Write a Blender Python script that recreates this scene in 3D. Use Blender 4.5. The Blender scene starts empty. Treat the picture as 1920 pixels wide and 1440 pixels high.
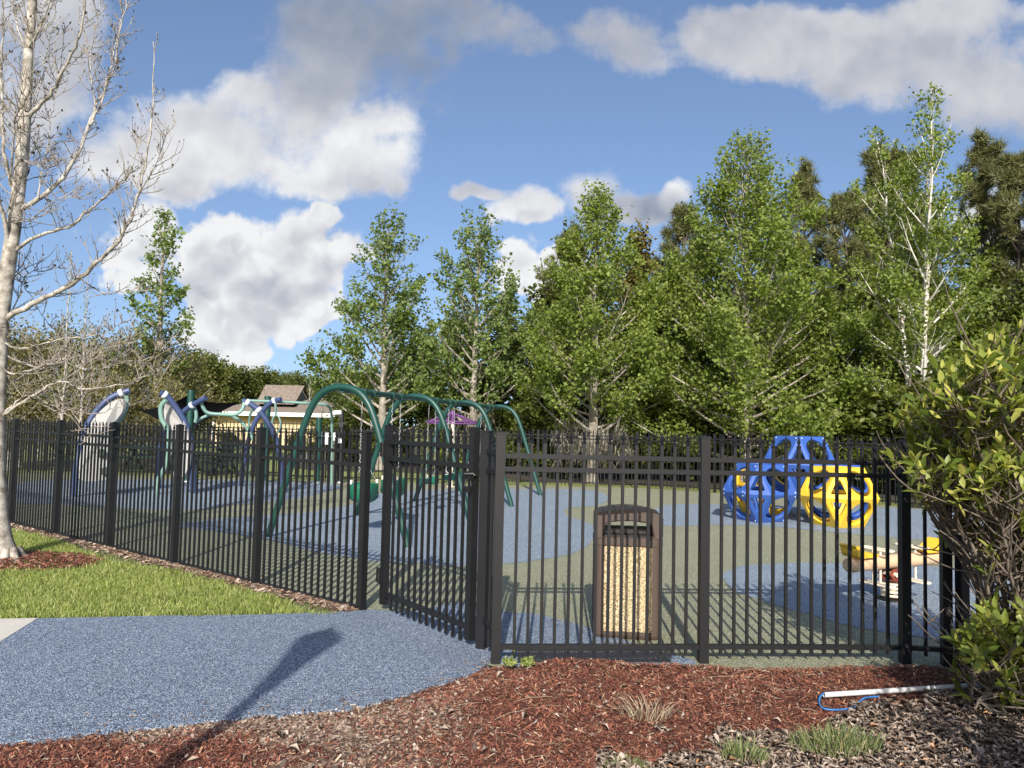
import bpy, math, random
import numpy as np
from mathutils import Vector, Matrix, Euler
from math import radians as rad, sin, cos, pi, tan, sqrt

scene = bpy.context.scene
col = scene.collection

# ------------------------------------------------------------------ camera
EYE = Vector((0, 0, 1.55))
PITCH, ROLL, FPX = 3.2, 1.3, 1440.0
CR = Euler((rad(90 + PITCH), 0, 0)).to_matrix() @ Matrix.Rotation(rad(ROLL), 3, 'Z')
cam = bpy.data.cameras.new('camera')
cam.sensor_width = 36.0
cam.lens = FPX / 1920 * 36.0
cam.clip_start, cam.clip_end = 0.05, 3000
co = bpy.data.objects.new('camera', cam)
co.matrix_world = Matrix.Translation(EYE) @ CR.to_4x4()
col.objects.link(co)
scene.camera = co


def ray(px, py):
    return CR @ Vector(((px - 960) / FPX, (720 - py) / FPX, -1.0))


def P(px, py, Y):
    """world point seen at photo pixel px,py at forward distance Y"""
    d = ray(px, py)
    return EYE + d * (Y / d.y)


def G(px, py, z=0.0):
    """world point where the view through px,py meets height z"""
    d = ray(px, py)
    return EYE + d * ((z - EYE.z) / d.z)


# ------------------------------------------------------------------ sun and sky
SUN_AZ, SUN_EL = 3.4, 30.0
SUN_STRENGTH, SKY_STRENGTH, EXPOSURE = 5.0, 0.12, 0.36
sun = bpy.data.lights.new('sun', 'SUN')
sun.energy, sun.angle, sun.color = SUN_STRENGTH, rad(0.53), (1.0, 0.95, 0.87)
so = bpy.data.objects.new('sun', sun)
sd = Vector((cos(rad(SUN_EL)) * sin(rad(SUN_AZ)), cos(rad(SUN_EL)) * cos(rad(SUN_AZ)), -sin(rad(SUN_EL))))
so.rotation_euler = sd.to_track_quat('-Z', 'Y').to_euler()
so.location = (0, -20, 30)
col.objects.link(so)

world = bpy.data.worlds.new('World')
scene.world = world
world.use_nodes = True
scene.view_settings.view_transform = 'Standard'
scene.view_settings.look = 'None'
scene.view_settings.exposure = EXPOSURE
scene.view_settings.gamma = 1.0
scene.cycles.use_denoising = True
scene.cycles.max_bounces = 6
scene.cycles.transparent_max_bounces = 8
scene.cycles.caustics_reflective = False
scene.cycles.caustics_refractive = False


class NT:
    """small expression helper over a node tree"""

    def __init__(s, tree):
        s.t = tree
        s.t.nodes.clear()

    def n(s, kind, **kw):
        node = s.t.nodes.new(kind)
        for k, v in kw.items():
            setattr(node, k, v)
        return node

    def link(s, a, b):
        s.t.links.new(a, b)

    def put(s, sock, v):
        if hasattr(v, 'is_output'):
            s.link(v, sock)
        elif v is not None:
            sock.default_value = v

    def m(s, op, a, b=None, c=None, clamp=False):
        nd = s.n('ShaderNodeMath', operation=op, use_clamp=clamp)
        for i, v in enumerate((a, b, c)):
            if v is not None:
                s.put(nd.inputs[i], v)
        return nd.outputs[0]

    def vm(s, op, a, b=None, scale=None):
        nd = s.n('ShaderNodeVectorMath', operation=op)
        s.put(nd.inputs[0], a)
        if b is not None:
            s.put(nd.inputs[1], b)
        if scale is not None:
            s.put(nd.inputs['Scale'], scale)
        return nd

    def noise(s, vec, scale, detail=4, rough=0.55, dist=0.0, dims='3D'):
        nd = s.n('ShaderNodeTexNoise', noise_dimensions=dims)
        if vec is not None:
            s.link(vec, nd.inputs['Vector'])
        nd.inputs['Scale'].default_value = scale
        nd.inputs['Detail'].default_value = detail
        nd.inputs['Roughness'].default_value = rough
        nd.inputs['Distortion'].default_value = dist
        return nd.outputs['Fac']

    def ramp(s, fac, stops, interp='LINEAR'):
        nd = s.n('ShaderNodeValToRGB')
        cr = nd.color_ramp
        cr.interpolation = interp
        while len(cr.elements) < len(stops):
            cr.elements.new(0.5)
        for e, (p, c) in zip(cr.elements, stops):
            e.position = p
            e.color = (c[0], c[1], c[2], 1) if not isinstance(c, (int, float)) else (c, c, c, 1)
        s.link(fac, nd.inputs[0])
        return nd.outputs['Color']

    def mix(s, fac, a, b, mode='MIX'):
        nd = s.n('ShaderNodeMix', data_type='RGBA', blend_type=mode)
        s.put(nd.inputs[0], fac)
        for i, v in ((6, a), (7, b)):
            if isinstance(v, tuple):
                v = (v[0], v[1], v[2], 1)
            s.put(nd.inputs[i], v)
        return nd.outputs[2]

    def smooth(s, v, lo, hi):
        nd = s.n('ShaderNodeMapRange', interpolation_type='SMOOTHSTEP')
        s.put(nd.inputs[0], v)
        s.put(nd.inputs[1], lo)
        s.put(nd.inputs[2], hi)
        return nd.outputs[0]


def build_world():
    w = NT(world.node_tree)
    sky = w.n('ShaderNodeTexSky', sky_type='NISHITA')
    sky.sun_disc = False
    sky.sun_elevation = rad(SUN_EL)
    sky.sun_rotation = rad(180 + SUN_AZ)
    sky.air_density, sky.dust_density, sky.ozone_density = 1.0, 2.2, 2.0
    tc = w.n('ShaderNodeTexCoord')
    sep = w.n('ShaderNodeSeparateXYZ')
    w.link(tc.outputs['Generated'], sep.inputs[0])
    X, Y, Z = sep.outputs
    lift = w.vm('NORMALIZE', w.vm('ADD', tc.outputs['Generated'], (0, 0, 0.11)).outputs[0]).outputs[0]
    w.link(lift, sky.inputs['Vector'])
    yy = w.m('MAXIMUM', Y, 0.08)
    u = w.m('DIVIDE', X, yy)
    v = w.m('DIVIDE', Z, yy)
    cmb = w.n('ShaderNodeCombineXYZ')
    w.link(u, cmb.inputs[0]); w.link(v, cmb.inputs[1])
    uv = cmb.outputs[0]
    # warp the coordinates so that the outlines billow
    wn = w.n('ShaderNodeTexNoise', noise_dimensions='2D')
    w.link(uv, wn.inputs['Vector'])
    wn.inputs['Scale'].default_value = 5.5; wn.inputs['Detail'].default_value = 5
    off = w.vm('SUBTRACT', wn.outputs['Color'], (0.5, 0.5, 0.5)).outputs[0]
    off = w.vm('SCALE', off, scale=0.115).outputs[0]
    p = w.vm('ADD', uv, off).outputs[0]
    ps = w.n('ShaderNodeSeparateXYZ'); w.link(p, ps.inputs[0])
    pu, pv = ps.outputs[0], ps.outputs[1]
    # px, py, rx, ry, brightness, softness weight
    C = [  # big left cloud
        (430, 275, 280, 110, 1.02), (330, 320, 210, 65, 1.08), (640, 290, 160, 95, 1.06), (560, 170, 150, 90, .72),
        (660, 90, 220, 130, .52), (800, 40, 170, 80, .55), (680, 225, 95, 45, 1.12), (700, 345, 70, 45, .90), (600, 330, 140, 60, 1.04), (470, 200, 120, 65, 1.06),
        (90, 70, 160, 130, .86), (60, 200, 130, 100, .90),
        (940, 35, 140, 50, .60), (1130, 60, 110, 75, .72), (1330, 70, 110, 75, .78),
        # cumulus
        (430, 480, 110, 85, 1.14), (560, 465, 105, 80, 1.10), (625, 410, 42, 36, 1.1), (470, 550, 170, 80, 1.0), (605, 510, 75, 70, 1.02), (390, 520, 70, 70, 1.05),
        (580, 575, 100, 60, 1.08), (430, 640, 140, 75, 1.10), (500, 600, 110, 50, .92), (380, 570, 90, 70, 1.0), (235, 455, 105, 90, 1.12), (320, 300, 130, 70, 1.0),
        # middle
        (968, 388, 60, 46, 1.02), (900, 362, 55, 20, .9), (1095, 350, 100, 80, .92), (1150, 370, 80, 50, .70), (1200, 380, 130, 52, .66), (1285, 355, 44, 44, 1.15),
        (1015, 510, 75, 65, 1.14),
        # top right
        (1640, 95, 330, 95, .88), (1840, 140, 210, 90, .82), (1440, 95, 150, 85, .82), (1200, 70, 110, 80, .72), (1010, 50, 120, 50, .72),
        (1800, 40, 200, 60, .95), (1590, 40, 100, 30, 1.0), (1890, 430, 70, 120, 1.1)]
    dens, wsum, bsum = None, None, None
    for (px, py, rx, ry, b) in C:
        d = ray(px, py)
        cu, cv = d.x / d.y, d.z / d.y
        k = 1 / FPX
        a = w.m('MULTIPLY', w.m('SUBTRACT', pu, cu), 1 / (rx * k))
        c = w.m('MULTIPLY', w.m('SUBTRACT', pv, cv), 1 / (ry * k))
        r2 = w.m('MULTIPLY_ADD', a, a, w.m('MULTIPLY', c, c))
        g = w.m('SUBTRACT', 1.0, w.m('MULTIPLY', r2, 0.55), clamp=True)      # 1 in the middle, .45 on the rim
        g2 = w.m('MULTIPLY', g, g)
        dens = g if dens is None else w.m('SMOOTH_MAX', dens, g, 0.15)
        wsum = g2 if wsum is None else w.m('ADD', wsum, g2)
        gb = w.m('MULTIPLY', g2, b)
        bsum = gb if bsum is None else w.m('ADD', bsum, gb)
    f1 = w.noise(w.vm('ADD', uv, (3.1, 1.7, 0)).outputs[0], 7.5, 9, 0.62, dims='2D')
    up = w.vm('ADD', uv, (-0.010, 0.030, 0)).outputs[0]
    g1 = w.noise(uv, 4.8, 4, 0.50, dims='2D')
    f2 = w.noise(up, 4.8, 4, 0.50, dims='2D')
    f0 = w.noise(uv, 3.6, 3, 0.5, dims='2D')
    soft = w.smooth(v, 0.36, 0.22)
    def puff(vec, sc_, dt):
        vo = w.n('ShaderNodeTexVoronoi', feature='F1', voronoi_dimensions='2D')
        w.link(vec, vo.inputs['Vector']); vo.inputs['Scale'].default_value = sc_
        vo.inputs['Detail'].default_value = dt; vo.inputs['Roughness'].default_value = .55; vo.inputs['Lacunarity'].default_value = 2.2
        return vo.outputs['Distance']
    w2 = w.n('ShaderNodeTexNoise', noise_dimensions='2D'); w.link(uv, w2.inputs['Vector']); w2.inputs['Scale'].default_value = 22; w2.inputs['Detail'].default_value = 3
    pw = w.vm('ADD', uv, w.vm('SCALE', w.vm('SUBTRACT', w2.outputs['Color'], (.5, .5, .5)).outputs[0], scale=.035).outputs[0]).outputs[0]
    v1 = puff(pw, 13.0, 2.0)
    v2 = puff(w.vm('ADD', pw, (-0.008, 0.018, 0)).outputs[0], 13.0, 1.0)
    bil = w.m('MULTIPLY', w.m('SUBTRACT', 0.72, v1), w.m('MULTIPLY_ADD', soft, 0.50, 0.06))
    d1 = w.m('ADD', w.m('ADD', dens, w.m('MULTIPLY', w.m('SUBTRACT', f1, 0.5), w.m('MULTIPLY_ADD', soft, -0.55, 1.5))), bil)
    d1 = w.m('ADD', d1, w.m('MULTIPLY', w.m('SUBTRACT', f0, 0.47), w.m('MULTIPLY_ADD', soft, -0.75, 0.85)))                                            # low clouds have crisper rims
    hi = w.m('SUBTRACT', 0.98, w.m('MULTIPLY', soft, 0.32))
    alpha = w.smooth(d1, 0.42, hi)
    base = w.m('DIVIDE', bsum, w.m('MAXIMUM', wsum, 0.05))
    lit = w.m('ADD', w.m('MULTIPLY', w.m('SUBTRACT', g1, f2), 0.70), w.m('MULTIPLY_ADD', f1, 0.16, -0.08))
    lit = w.m('ADD', lit, w.m('MULTIPLY', w.m('SUBTRACT', 0.5, f0), 0.18))
    lit = w.m('ADD', lit, w.m('MULTIPLY', w.m('SUBTRACT', v2, v1), w.m('MULTIPLY_ADD', soft, 0.28, 0.06)))
    edge = w.m('MULTIPLY', w.m('SUBTRACT', 1.0, w.smooth(d1, 0.5, 1.0)), 0.10)
    val = w.m('ADD', w.m('ADD', base, lit), edge)
    val = w.m('MINIMUM', w.m('MAXIMUM', val, 0.36), 1.16)
    colr = w.ramp(w.m('MULTIPLY', val, 0.8), [(0.0, (0.14, 0.18, 0.27)), (0.40, (0.27, 0.32, 0.42)), (0.62, (0.48, 0.50, 0.56)),
                                             (0.78, (0.70, 0.70, 0.73)), (0.92, (0.90, 0.90, 0.90))])
    front = w.smooth(Y, 0.10, 0.25)
    alpha = w.m('MULTIPLY', alpha, front)
    alpha = w.m('MULTIPLY', alpha, 0.96)
    s = SKY_STRENGTH
    blue = w.mix(1.0, sky.outputs[0], (1.12, 1.13, 1.19), 'MULTIPLY')
    sc = w.vm('SCALE', colr, scale=0.80 / s).outputs[0]
    out = w.mix(alpha, blue, sc)
    bg = w.n('ShaderNodeBackground')
    w.link(out, bg.inputs[0]); bg.inputs[1].default_value = s
    wo = w.n('ShaderNodeOutputWorld')
    w.link(bg.outputs[0], wo.inputs[0])


build_world()

# ------------------------------------------------------------------ materials


def mat(name, color=(.5, .5, .5), rough=.6, metal=0.0, var=0.0, vscale=4.0, bump=0.0, bscale=60.0, spec=0.5, stops=None,
        island=False, obj_var=0.0, trans=0.0, detail=4, fine=None):
    """procedural principled material; stops = colour ramp over noise (or over a random value per loose piece)"""
    m = bpy.data.materials.new(name)
    m.use_nodes = True
    t = NT(m.node_tree)
    out = t.n('ShaderNodeOutputMaterial')
    b = t.n('ShaderNodeBsdfPrincipled')
    tc = t.n('ShaderNodeTexCoord').outputs['Object']
    if island:
        f = t.n('ShaderNodeNewGeometry').outputs['Random Per Island']
        c = t.ramp(f, stops)
    elif stops:
        c = t.ramp(t.noise(tc, vscale, detail, .6), stops)
    else:
        rgb = t.n('ShaderNodeRGB'); rgb.outputs[0].default_value = (*color, 1)
        c = rgb.outputs[0]
    if var:
        f = t.noise(tc, vscale if not stops else 2.0, 5, .6)
        g = t.m('MULTIPLY_ADD', f, 2 * var, 1 - var)
        c = t.vm('SCALE', c, scale=g).outputs[0]
    if obj_var:
        oi = t.n('ShaderNodeObjectInfo').outputs['Random']
        g = t.m('MULTIPLY_ADD', oi, 2 * obj_var, 1 - obj_var)
        c = t.vm('SCALE', c, scale=g).outputs[0]
    if fine:
        f = t.noise(tc, fine[0], 2, .5)
        g = t.m('MULTIPLY_ADD', f, 2 * fine[1], 1 - fine[1])
        c = t.vm('SCALE', c, scale=g).outputs[0]
    t.put(b.inputs['Base Color'], c)
    b.inputs['Roughness'].default_value = rough
    b.inputs['Metallic'].default_value = metal
    b.inputs['Specular IOR Level'].default_value = spec
    if bump:
        bn = t.n('ShaderNodeBump')
        bn.inputs['Strength'].default_value = bump
        bn.inputs['Distance'].default_value = 0.01
        t.link(t.noise(tc, bscale, 4, .6), bn.inputs['Height'])
        t.link(bn.outputs[0], b.inputs['Normal'])
    if trans:
        tr = t.n('ShaderNodeBsdfTranslucent')
        cc = t.mix(1.0, c, (1.0, 1.0, 0.35), 'MULTIPLY')
        cc = t.vm('SCALE', cc, scale=1.6).outputs[0]
        t.link(cc, tr.inputs[0])
        mx = t.n('ShaderNodeMixShader'); mx.inputs[0].default_value = trans
        t.link(b.outputs[0], mx.inputs[1]); t.link(tr.outputs[0], mx.inputs[2])
        t.link(mx.outputs[0], out.inputs[0])
    else:
        t.link(b.outputs[0], out.inputs[0])
    return m


def rubber(name, stops, big=0.15, cell=185):
    m = bpy.data.materials.new(name)
    m.use_nodes = True
    t = NT(m.node_tree)
    out = t.n('ShaderNodeOutputMaterial')
    b = t.n('ShaderNodeBsdfPrincipled')
    tc = t.n('ShaderNodeTexCoord').outputs['Object']
    vo = t.n('ShaderNodeTexVoronoi'); vo.inputs['Scale'].default_value = cell
    t.link(tc, vo.inputs['Vector'])
    sp = t.n('ShaderNodeSeparateColor'); t.link(vo.outputs['Color'], sp.inputs[0])
    c = t.ramp(sp.outputs[0], stops)
    f = t.noise(tc, 1.1, 5, .6)
    g = t.m('MULTIPLY_ADD', f, 2 * big, 1 - big)
    f2 = t.noise(tc, 24, 3, .7)
    g = t.m('MULTIPLY', g, t.m('MULTIPLY_ADD', f2, .5, .75))
    c = t.vm('SCALE', c, scale=g).outputs[0]
    dirt = t.smooth(t.noise(tc, .55, 6, .65), .56, .74)
    c = t.mix(t.m('MULTIPLY', dirt, .25), c, (.13, .125, .115))
    t.put(b.inputs['Base Color'], c)
    b.inputs['Roughness'].default_value = .85
    b.inputs['Specular IOR Level'].default_value = .3
    bn = t.n('ShaderNodeBump'); bn.inputs['Strength'].default_value = .7; bn.inputs['Distance'].default_value = .006
    t.link(vo.outputs['Distance'], bn.inputs['Height']); bn.invert = True
    t.link(bn.outputs[0], b.inputs['Normal'])
    t.link(b.outputs[0], out.inputs[0])
    return m


M = {}
M['fence'] = mat('black_powder_coat', (.0105, .0105, .0115), .5, var=.35, vscale=3, fine=(60, .15), bump=.05, bscale=120, spec=.35)
M['fence_far'] = mat('black_fence_paint', (.010, .010, .011), .6, var=.2, spec=.25)
M['blue_rubber'] = rubber('blue_rubber', [(0, (.022, .034, .055)), (.28, (.085, .118, .170)), (.62, (.170, .220, .295)), (.85, (.31, .37, .45)), (1, (.62, .66, .70))])
M['faded_rubber'] = rubber('faded_blue_rubber', [(0, (.045, .066, .092)), (.28, (.145, .190, .240)), (.62, (.240, .300, .365)), (.85, (.36, .42, .48)), (1, (.62, .66, .70))])
M['olive_rubber'] = rubber('olive_rubber', [(0, (.075, .074, .042)), (.3, (.195, .198, .118)), (.65, (.300, .302, .195)), (.88, (.42, .42, .29)), (1, (.60, .59, .47))])
M['concrete'] = mat('concrete', (.55, .51, .44), .85, var=.15, vscale=5, bump=.2, bscale=150, fine=(90, .12))
M['grass_ground'] = mat('grass_ground', rough=.9, stops=[(.25, (.10, .125, .030)), (.5, (.20, .24, .055)), (.75, (.32, .30, .10))], vscale=1.3, fine=(40, .4), detail=8)
M['soil'] = mat('soil', rough=.95, stops=[(.25, (.05, .034, .025)), (.5, (.135, .095, .068)), (.75, (.30, .24, .18))], vscale=6, detail=9, bump=.8, bscale=50, fine=(120, .5))
M['red_soil'] = mat('red_soil', rough=.95, stops=[(.25, (.028, .010, .007)), (.5, (.080, .024, .013)), (.75, (.15, .055, .03))], vscale=7, detail=9, bump=.9, bscale=50, fine=(120, .5))
M['forest_floor'] = mat('forest_floor', rough=.95, stops=[(.3, (.020, .017, .010)), (.55, (.050, .042, .022)), (.8, (.10, .085, .04))], vscale=1.5, detail=8)
M['lawn_soil'] = mat('lawn_soil', rough=.95, stops=[(.3, (.07, .085, .022)), (.6, (.13, .15, .04)), (.8, (.20, .17, .08))], vscale=9, detail=6)
M['grass'] = mat('grass_blade', rough=.55, island=True, trans=.35, var=.28, stops=[(0, (.150, .195, .040)), (.5, (.270, .330, .080)), (.85, (.380, .420, .140)), (1, (.48, .44, .20))])
M['tuft'] = mat('tuft_blade', rough=.6, island=True, trans=.3, stops=[(0, (.10, .14, .05)), (.45, (.19, .24, .09)), (.8, (.30, .33, .15)), (1, (.40, .30, .16))])
M['chips'] = mat('mulch_chip', rough=.85, island=True, var=.25, stops=[(0, (.060, .016, .010)), (.35, (.145, .045, .026)), (.65, (.255, .085, .047)), (.86, (.36, .15, .085)), (.95, (.42, .27, .17)), (1, (.50, .38, .27))])
M['tan_chips'] = mat('wood_chip', rough=.85, island=True, var=.2, stops=[(0, (.085, .048, .030)), (.4, (.215, .130, .085)), (.75, (.37, .27, .19)), (1, (.56, .46, .36))])
M['litter'] = mat('dead_leaf', rough=.75, island=True, var=.25, stops=[(0, (.10, .070, .052)), (.35, (.21, .155, .115)), (.7, (.34, .265, .205)), (.94, (.46, .38, .31)), (1, (.42, .20, .08))])
M['straw'] = mat('straw', rough=.8, island=True, stops=[(0, (.16, .11, .07)), (.6, (.34, .26, .17)), (1, (.52, .43, .30))])
M['pebble'] = mat('pebble', rough=.6, island=True, stops=[(0, (.30, .24, .16)), (.5, (.55, .48, .36)), (1, (.75, .68, .52))])
M['pvc'] = mat('white_plastic', (.58, .575, .56), .4, var=.06)
M['cable'] = mat('blue_plastic', (.035, .16, .42), .4, var=.2, vscale=14)
M['brown'] = mat('brown_plastic', (.070, .048, .037), .45, var=.08, bump=.04, bscale=200)
M['black'] = mat('black_plastic', (.008, .008, .008), .5)
M['aggregate'] = mat('pebble_aggregate', rough=.8, stops=[(.34, (.12, .08, .038)), (.5, (.43, .335, .185)), (.66, (.68, .575, .37))], vscale=95, detail=2, bump=.6, bscale=75)
M['blue'] = mat('blue_polyethylene', (.034, .092, .33), .38, var=.14, vscale=2)
M['yellow'] = mat('yellow_polyethylene', (.76, .49, .035), .38, var=.12, vscale=2)
M['bolt'] = mat('bolt_cap', (.45, .58, .80), .4)
M['green'] = mat('green_paint', (.008, .052, .040), .42, var=.1)
M['green_plastic'] = mat('green_plastic', (.010, .115, .062), .42, var=.05)
M['arch_blue'] = mat('slate_blue_paint', (.046, .068, .150), .42, var=.2)
M['seafoam'] = mat('seafoam_paint', (.165, .285, .24), .45, var=.15)
M['clamp'] = mat('pale_clamp', (.66, .68, .74), .4)
M['wall_grey'] = mat('grey_climbing_panel', (.36, .35, .33), .7, var=.12, vscale=3)
M['dark_hold'] = mat('dark_handhold', (.020, .040, .025), .6)
M['beige'] = mat('beige_paint', (.62, .43, .26), .4, var=.05)
M['cream'] = mat('cream_paint', (.74, .64, .50), .4)
M['rust'] = mat('red_brown_plate', (.23, .055, .03), .5, var=.1)
M['purple'] = mat('purple_paint', (.13, .050, .16), .45)
M['steel'] = mat('galvanised_steel', (.45, .45, .44), .35, metal=.8)
M['sail'] = mat('black_mesh_fabric', (.006, .006, .008), .9, spec=.1)
M['siding'] = mat('yellow_siding', (.58, .45, .24), .6)
M['siding_dark'] = mat('dark_olive', (.10, .085, .05), .7)  # dark olive brown, much deeper in tone than the yellow siding
M['shingle'] = mat('shingle_roof', rough=.9, stops=[(.3, (.13, .10, .075)), (.5, (.21, .165, .125)), (.7, (.30, .25, .20))], vscale=7, detail=6)
M['trim'] = mat('white_trim', (.80, .79, .76), .5)
M['white_box'] = mat('white_enamel', (.72, .73, .70), .4)
M['bark_pale'] = mat('pale_bark', rough=.8, stops=[(.32, (.085, .070, .056)), (.45, (.255, .225, .185)), (.58, (.42, .385, .33)), (.75, (.58, .55, .49))], vscale=9, detail=8, bump=.5, bscale=30)
M['bark_white'] = mat('white_bark', rough=.75, stops=[(.32, (.25, .20, .15)), (.46, (.55, .51, .44)), (.7, (.78, .75, .68))], vscale=4.0, detail=6, bump=.3, bscale=25)
M['bark_grey'] = mat('grey_bark', rough=.9, stops=[(.3, (.11, .095, .075)), (.5, (.26, .23, .185)), (.72, (.46, .42, .36))], vscale=5, detail=7, bump=.6, bscale=20)
M['bark_dark'] = mat('dark_bark', rough=.9, stops=[(.3, (.045, .033, .025)), (.6, (.11, .085, .065)), (.8, (.18, .15, .12))], vscale=5, detail=7)
M['twig'] = mat('shrub_twig', rough=.8, stops=[(.3, (.17, .14, .11)), (.6, (.34, .295, .245)), (.8, (.46, .41, .35))], vscale=9)
M['shrub_stem'] = mat('shrub_stem', rough=.85, stops=[(.3, (.07, .052, .038)), (.6, (.15, .12, .09)), (.8, (.25, .205, .16))], vscale=9)  # shrub stems kept dark: shade inside the crown put into their colour
M['bud'] = mat('dark_bud', (.050, .048, .028), .7, var=.3)
def leafmat(n, a, b, c, tr=.3, rough=.5, sp=.4, ov=0.0):
    return mat(n, rough=rough, island=True, trans=tr, spec=sp, var=.30, vscale=1.0, obj_var=ov, stops=[(0, a), (.5, b), (1, c)])
M['leaf_syc'] = leafmat('sycamore_leaf', (.100, .140, .026), (.180, .235, .042), (.270, .320, .075), tr=.45)
M['leaf_syc_blue'] = leafmat('young_leaf', (.090, .140, .036), (.155, .215, .056), (.230, .290, .090), tr=.45)
M['leaf_dense'] = leafmat('wood_leaf', (.045, .064, .012), (.105, .132, .024), (.185, .205, .048), tr=.4, ov=.3)
M['leaf_olive'] = leafmat('olive_leaf', (.11, .10, .040), (.20, .185, .075), (.31, .28, .135), tr=.4, ov=.2)
M['leaf_brown'] = leafmat('russet_leaf', (.070, .066, .014), (.13, .112, .026), (.19, .15, .04))
M['leaf_oak'] = leafmat('oak_leaf', (.065, .082, .020), (.13, .152, .036), (.20, .215, .065), tr=.4, ov=.2)
M['needle'] = leafmat('pine_needle', (.048, .056, .016), (.110, .120, .038), (.20, .195, .075), tr=.12)
M['moss'] = mat('hanging_moss', rough=.9, island=True, stops=[(0, (.11, .10, .075)), (.6, (.20, .18, .14)), (1, (.30, .27, .22))], trans=.2)
M['leaf_shrub'] = leafmat('shrub_leaf', (.075, .110, .018), (.200, .240, .040), (.46, .44, .11), tr=.34, rough=.42, sp=.3)

# ------------------------------------------------------------------ mesh helpers


def tag(o, label=None, cat=None, group=None, kind=None):
    for k, v in (('label', label), ('category', cat), ('group', group), ('kind', kind)):
        if v:
            o[k] = v
    return o


def empty(name, loc, label, cat, group=None):
    o = bpy.data.objects.new(name, None)
    o.location = loc
    o.empty_display_size = .2
    col.objects.link(o)
    return tag(o, label, cat, group)


def rootloc(o):
    while o.parent:
        o = o.parent
    return o.location.copy()


def link(name, me, parent=None, loc=None):
    o = bpy.data.objects.new(name, me)
    col.objects.link(o)
    if parent:
        o.parent = parent
    elif loc is not None:
        o.location = loc
    return o


def copy_tree(o, parent=None):
    c = o.copy()
    col.objects.link(c)
    if parent:
        c.parent = parent
    for ch in list(o.children):
        copy_tree(ch, c)
    return c


class MB:
    def __init__(s):
        s.v, s.f, s.sm = [], [], []

    def add(s, vs, fs, smooth=False):
        k = len(s.v)
        s.v += [tuple(x) for x in vs]
        s.f += [tuple(i + k for i in f) for f in fs]
        s.sm += [smooth] * len(fs)
        return s

    def box(s, c, size, rot=None):
        hx, hy, hz = size[0] / 2, size[1] / 2, size[2] / 2
        vs = [Vector((x, y, z)) for z in (-hz, hz) for (x, y) in ((-hx, -hy), (hx, -hy), (hx, hy), (-hx, hy))]
        if rot is not None:
            vs = [rot @ v for v in vs]
        c = Vector(c)
        return s.add([v + c for v in vs], [(0, 3, 2, 1), (4, 5, 6, 7), (0, 1, 5, 4), (1, 2, 6, 5), (2, 3, 7, 6), (3, 0, 4, 7)])

    def bar(s, a, b, w, h, up=Vector((0, 0, 1))):
        """box of width w and height h from a to b"""
        a, b = Vector(a), Vector(b)
        d = (b - a)
        L = d.length
        y = d / L
        x = y.cross(up)
        if x.length < 1e-4:
            x = Vector((1, 0, 0))
        x.normalize()
        z = x.cross(y)
        R = Matrix((x, y, z)).transposed()
        return s.box((a + b) / 2, (w, L, h), R)

    def tube(s, pts, r, n=8, cap=True, smooth=True):
        pts = [Vector(p) for p in pts]
        if not isinstance(r, (list, tuple)):
            r = [r] * len(pts)
        t0 = (pts[1] - pts[0]).normalized()
        ref = Vector((0, 0, 1)) if abs(t0.z) < .9 else Vector((1, 0, 0))
        x = t0.cross(ref).normalized()
        vs, fs = [], []
        for i, p in enumerate(pts):
            a = pts[max(i - 1, 0)]
            b = pts[min(i + 1, len(pts) - 1)]
            t = (b - a)
            t = t.normalized() if t.length > 1e-9 else t0
            x = (x - t * x.dot(t))
            x = x.normalized() if x.length > 1e-6 else t.orthogonal().normalized()
            y = t.cross(x)
            for k in range(n):
                an = 2 * pi * k / n
                vs.append(p + (x * cos(an) + y * sin(an)) * r[i])
        for i in range(len(pts) - 1):
            for k in range(n):
                k2 = (k + 1) % n
                fs.append((i * n + k, i * n + k2, (i + 1) * n + k2, (i + 1) * n + k))
        s.add(vs, fs, smooth)
        if cap:
            e = len(pts) - 1
            s.add(vs[:n], [tuple(reversed(range(n)))])
            s.add(vs[e * n:], [tuple(range(n))])
        return s

    def lathe(s, c, prof, n=16, smooth=True):
        """prof: (radius, height) pairs about the vertical axis through c"""
        c = Vector(c)
        return s.tube([c + Vector((0, 0, h)) for r, h in prof], [max(r, 1e-4) for r, h in prof], n, True, smooth)

    def prism(s, pts, vec):
        """flat outline pushed along vec"""
        n = len(pts)
        vec = Vector(vec)
        a = [Vector(p) for p in pts]
        b = [p + vec for p in a]
        fs = [tuple(range(n)), tuple(reversed(range(n, 2 * n)))]
        fs += [((i + 1) % n, i, n + i, n + (i + 1) % n) for i in range(n)]
        return s.add(a + b, fs)

    def build(s, name, m, parent=None, loc=None):
        off = rootloc(parent) if parent else (Vector(loc) if loc is not None else Vector((0, 0, 0)))
        me = bpy.data.meshes.new(name)
        me.from_pydata([(v[0] - off.x, v[1] - off.y, v[2] - off.z) for v in s.v], [], s.f)
        me.polygons.foreach_set('use_smooth', s.sm)
        me.materials.append(m)
        me.update()
        return link(name, me, parent, loc)


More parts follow.
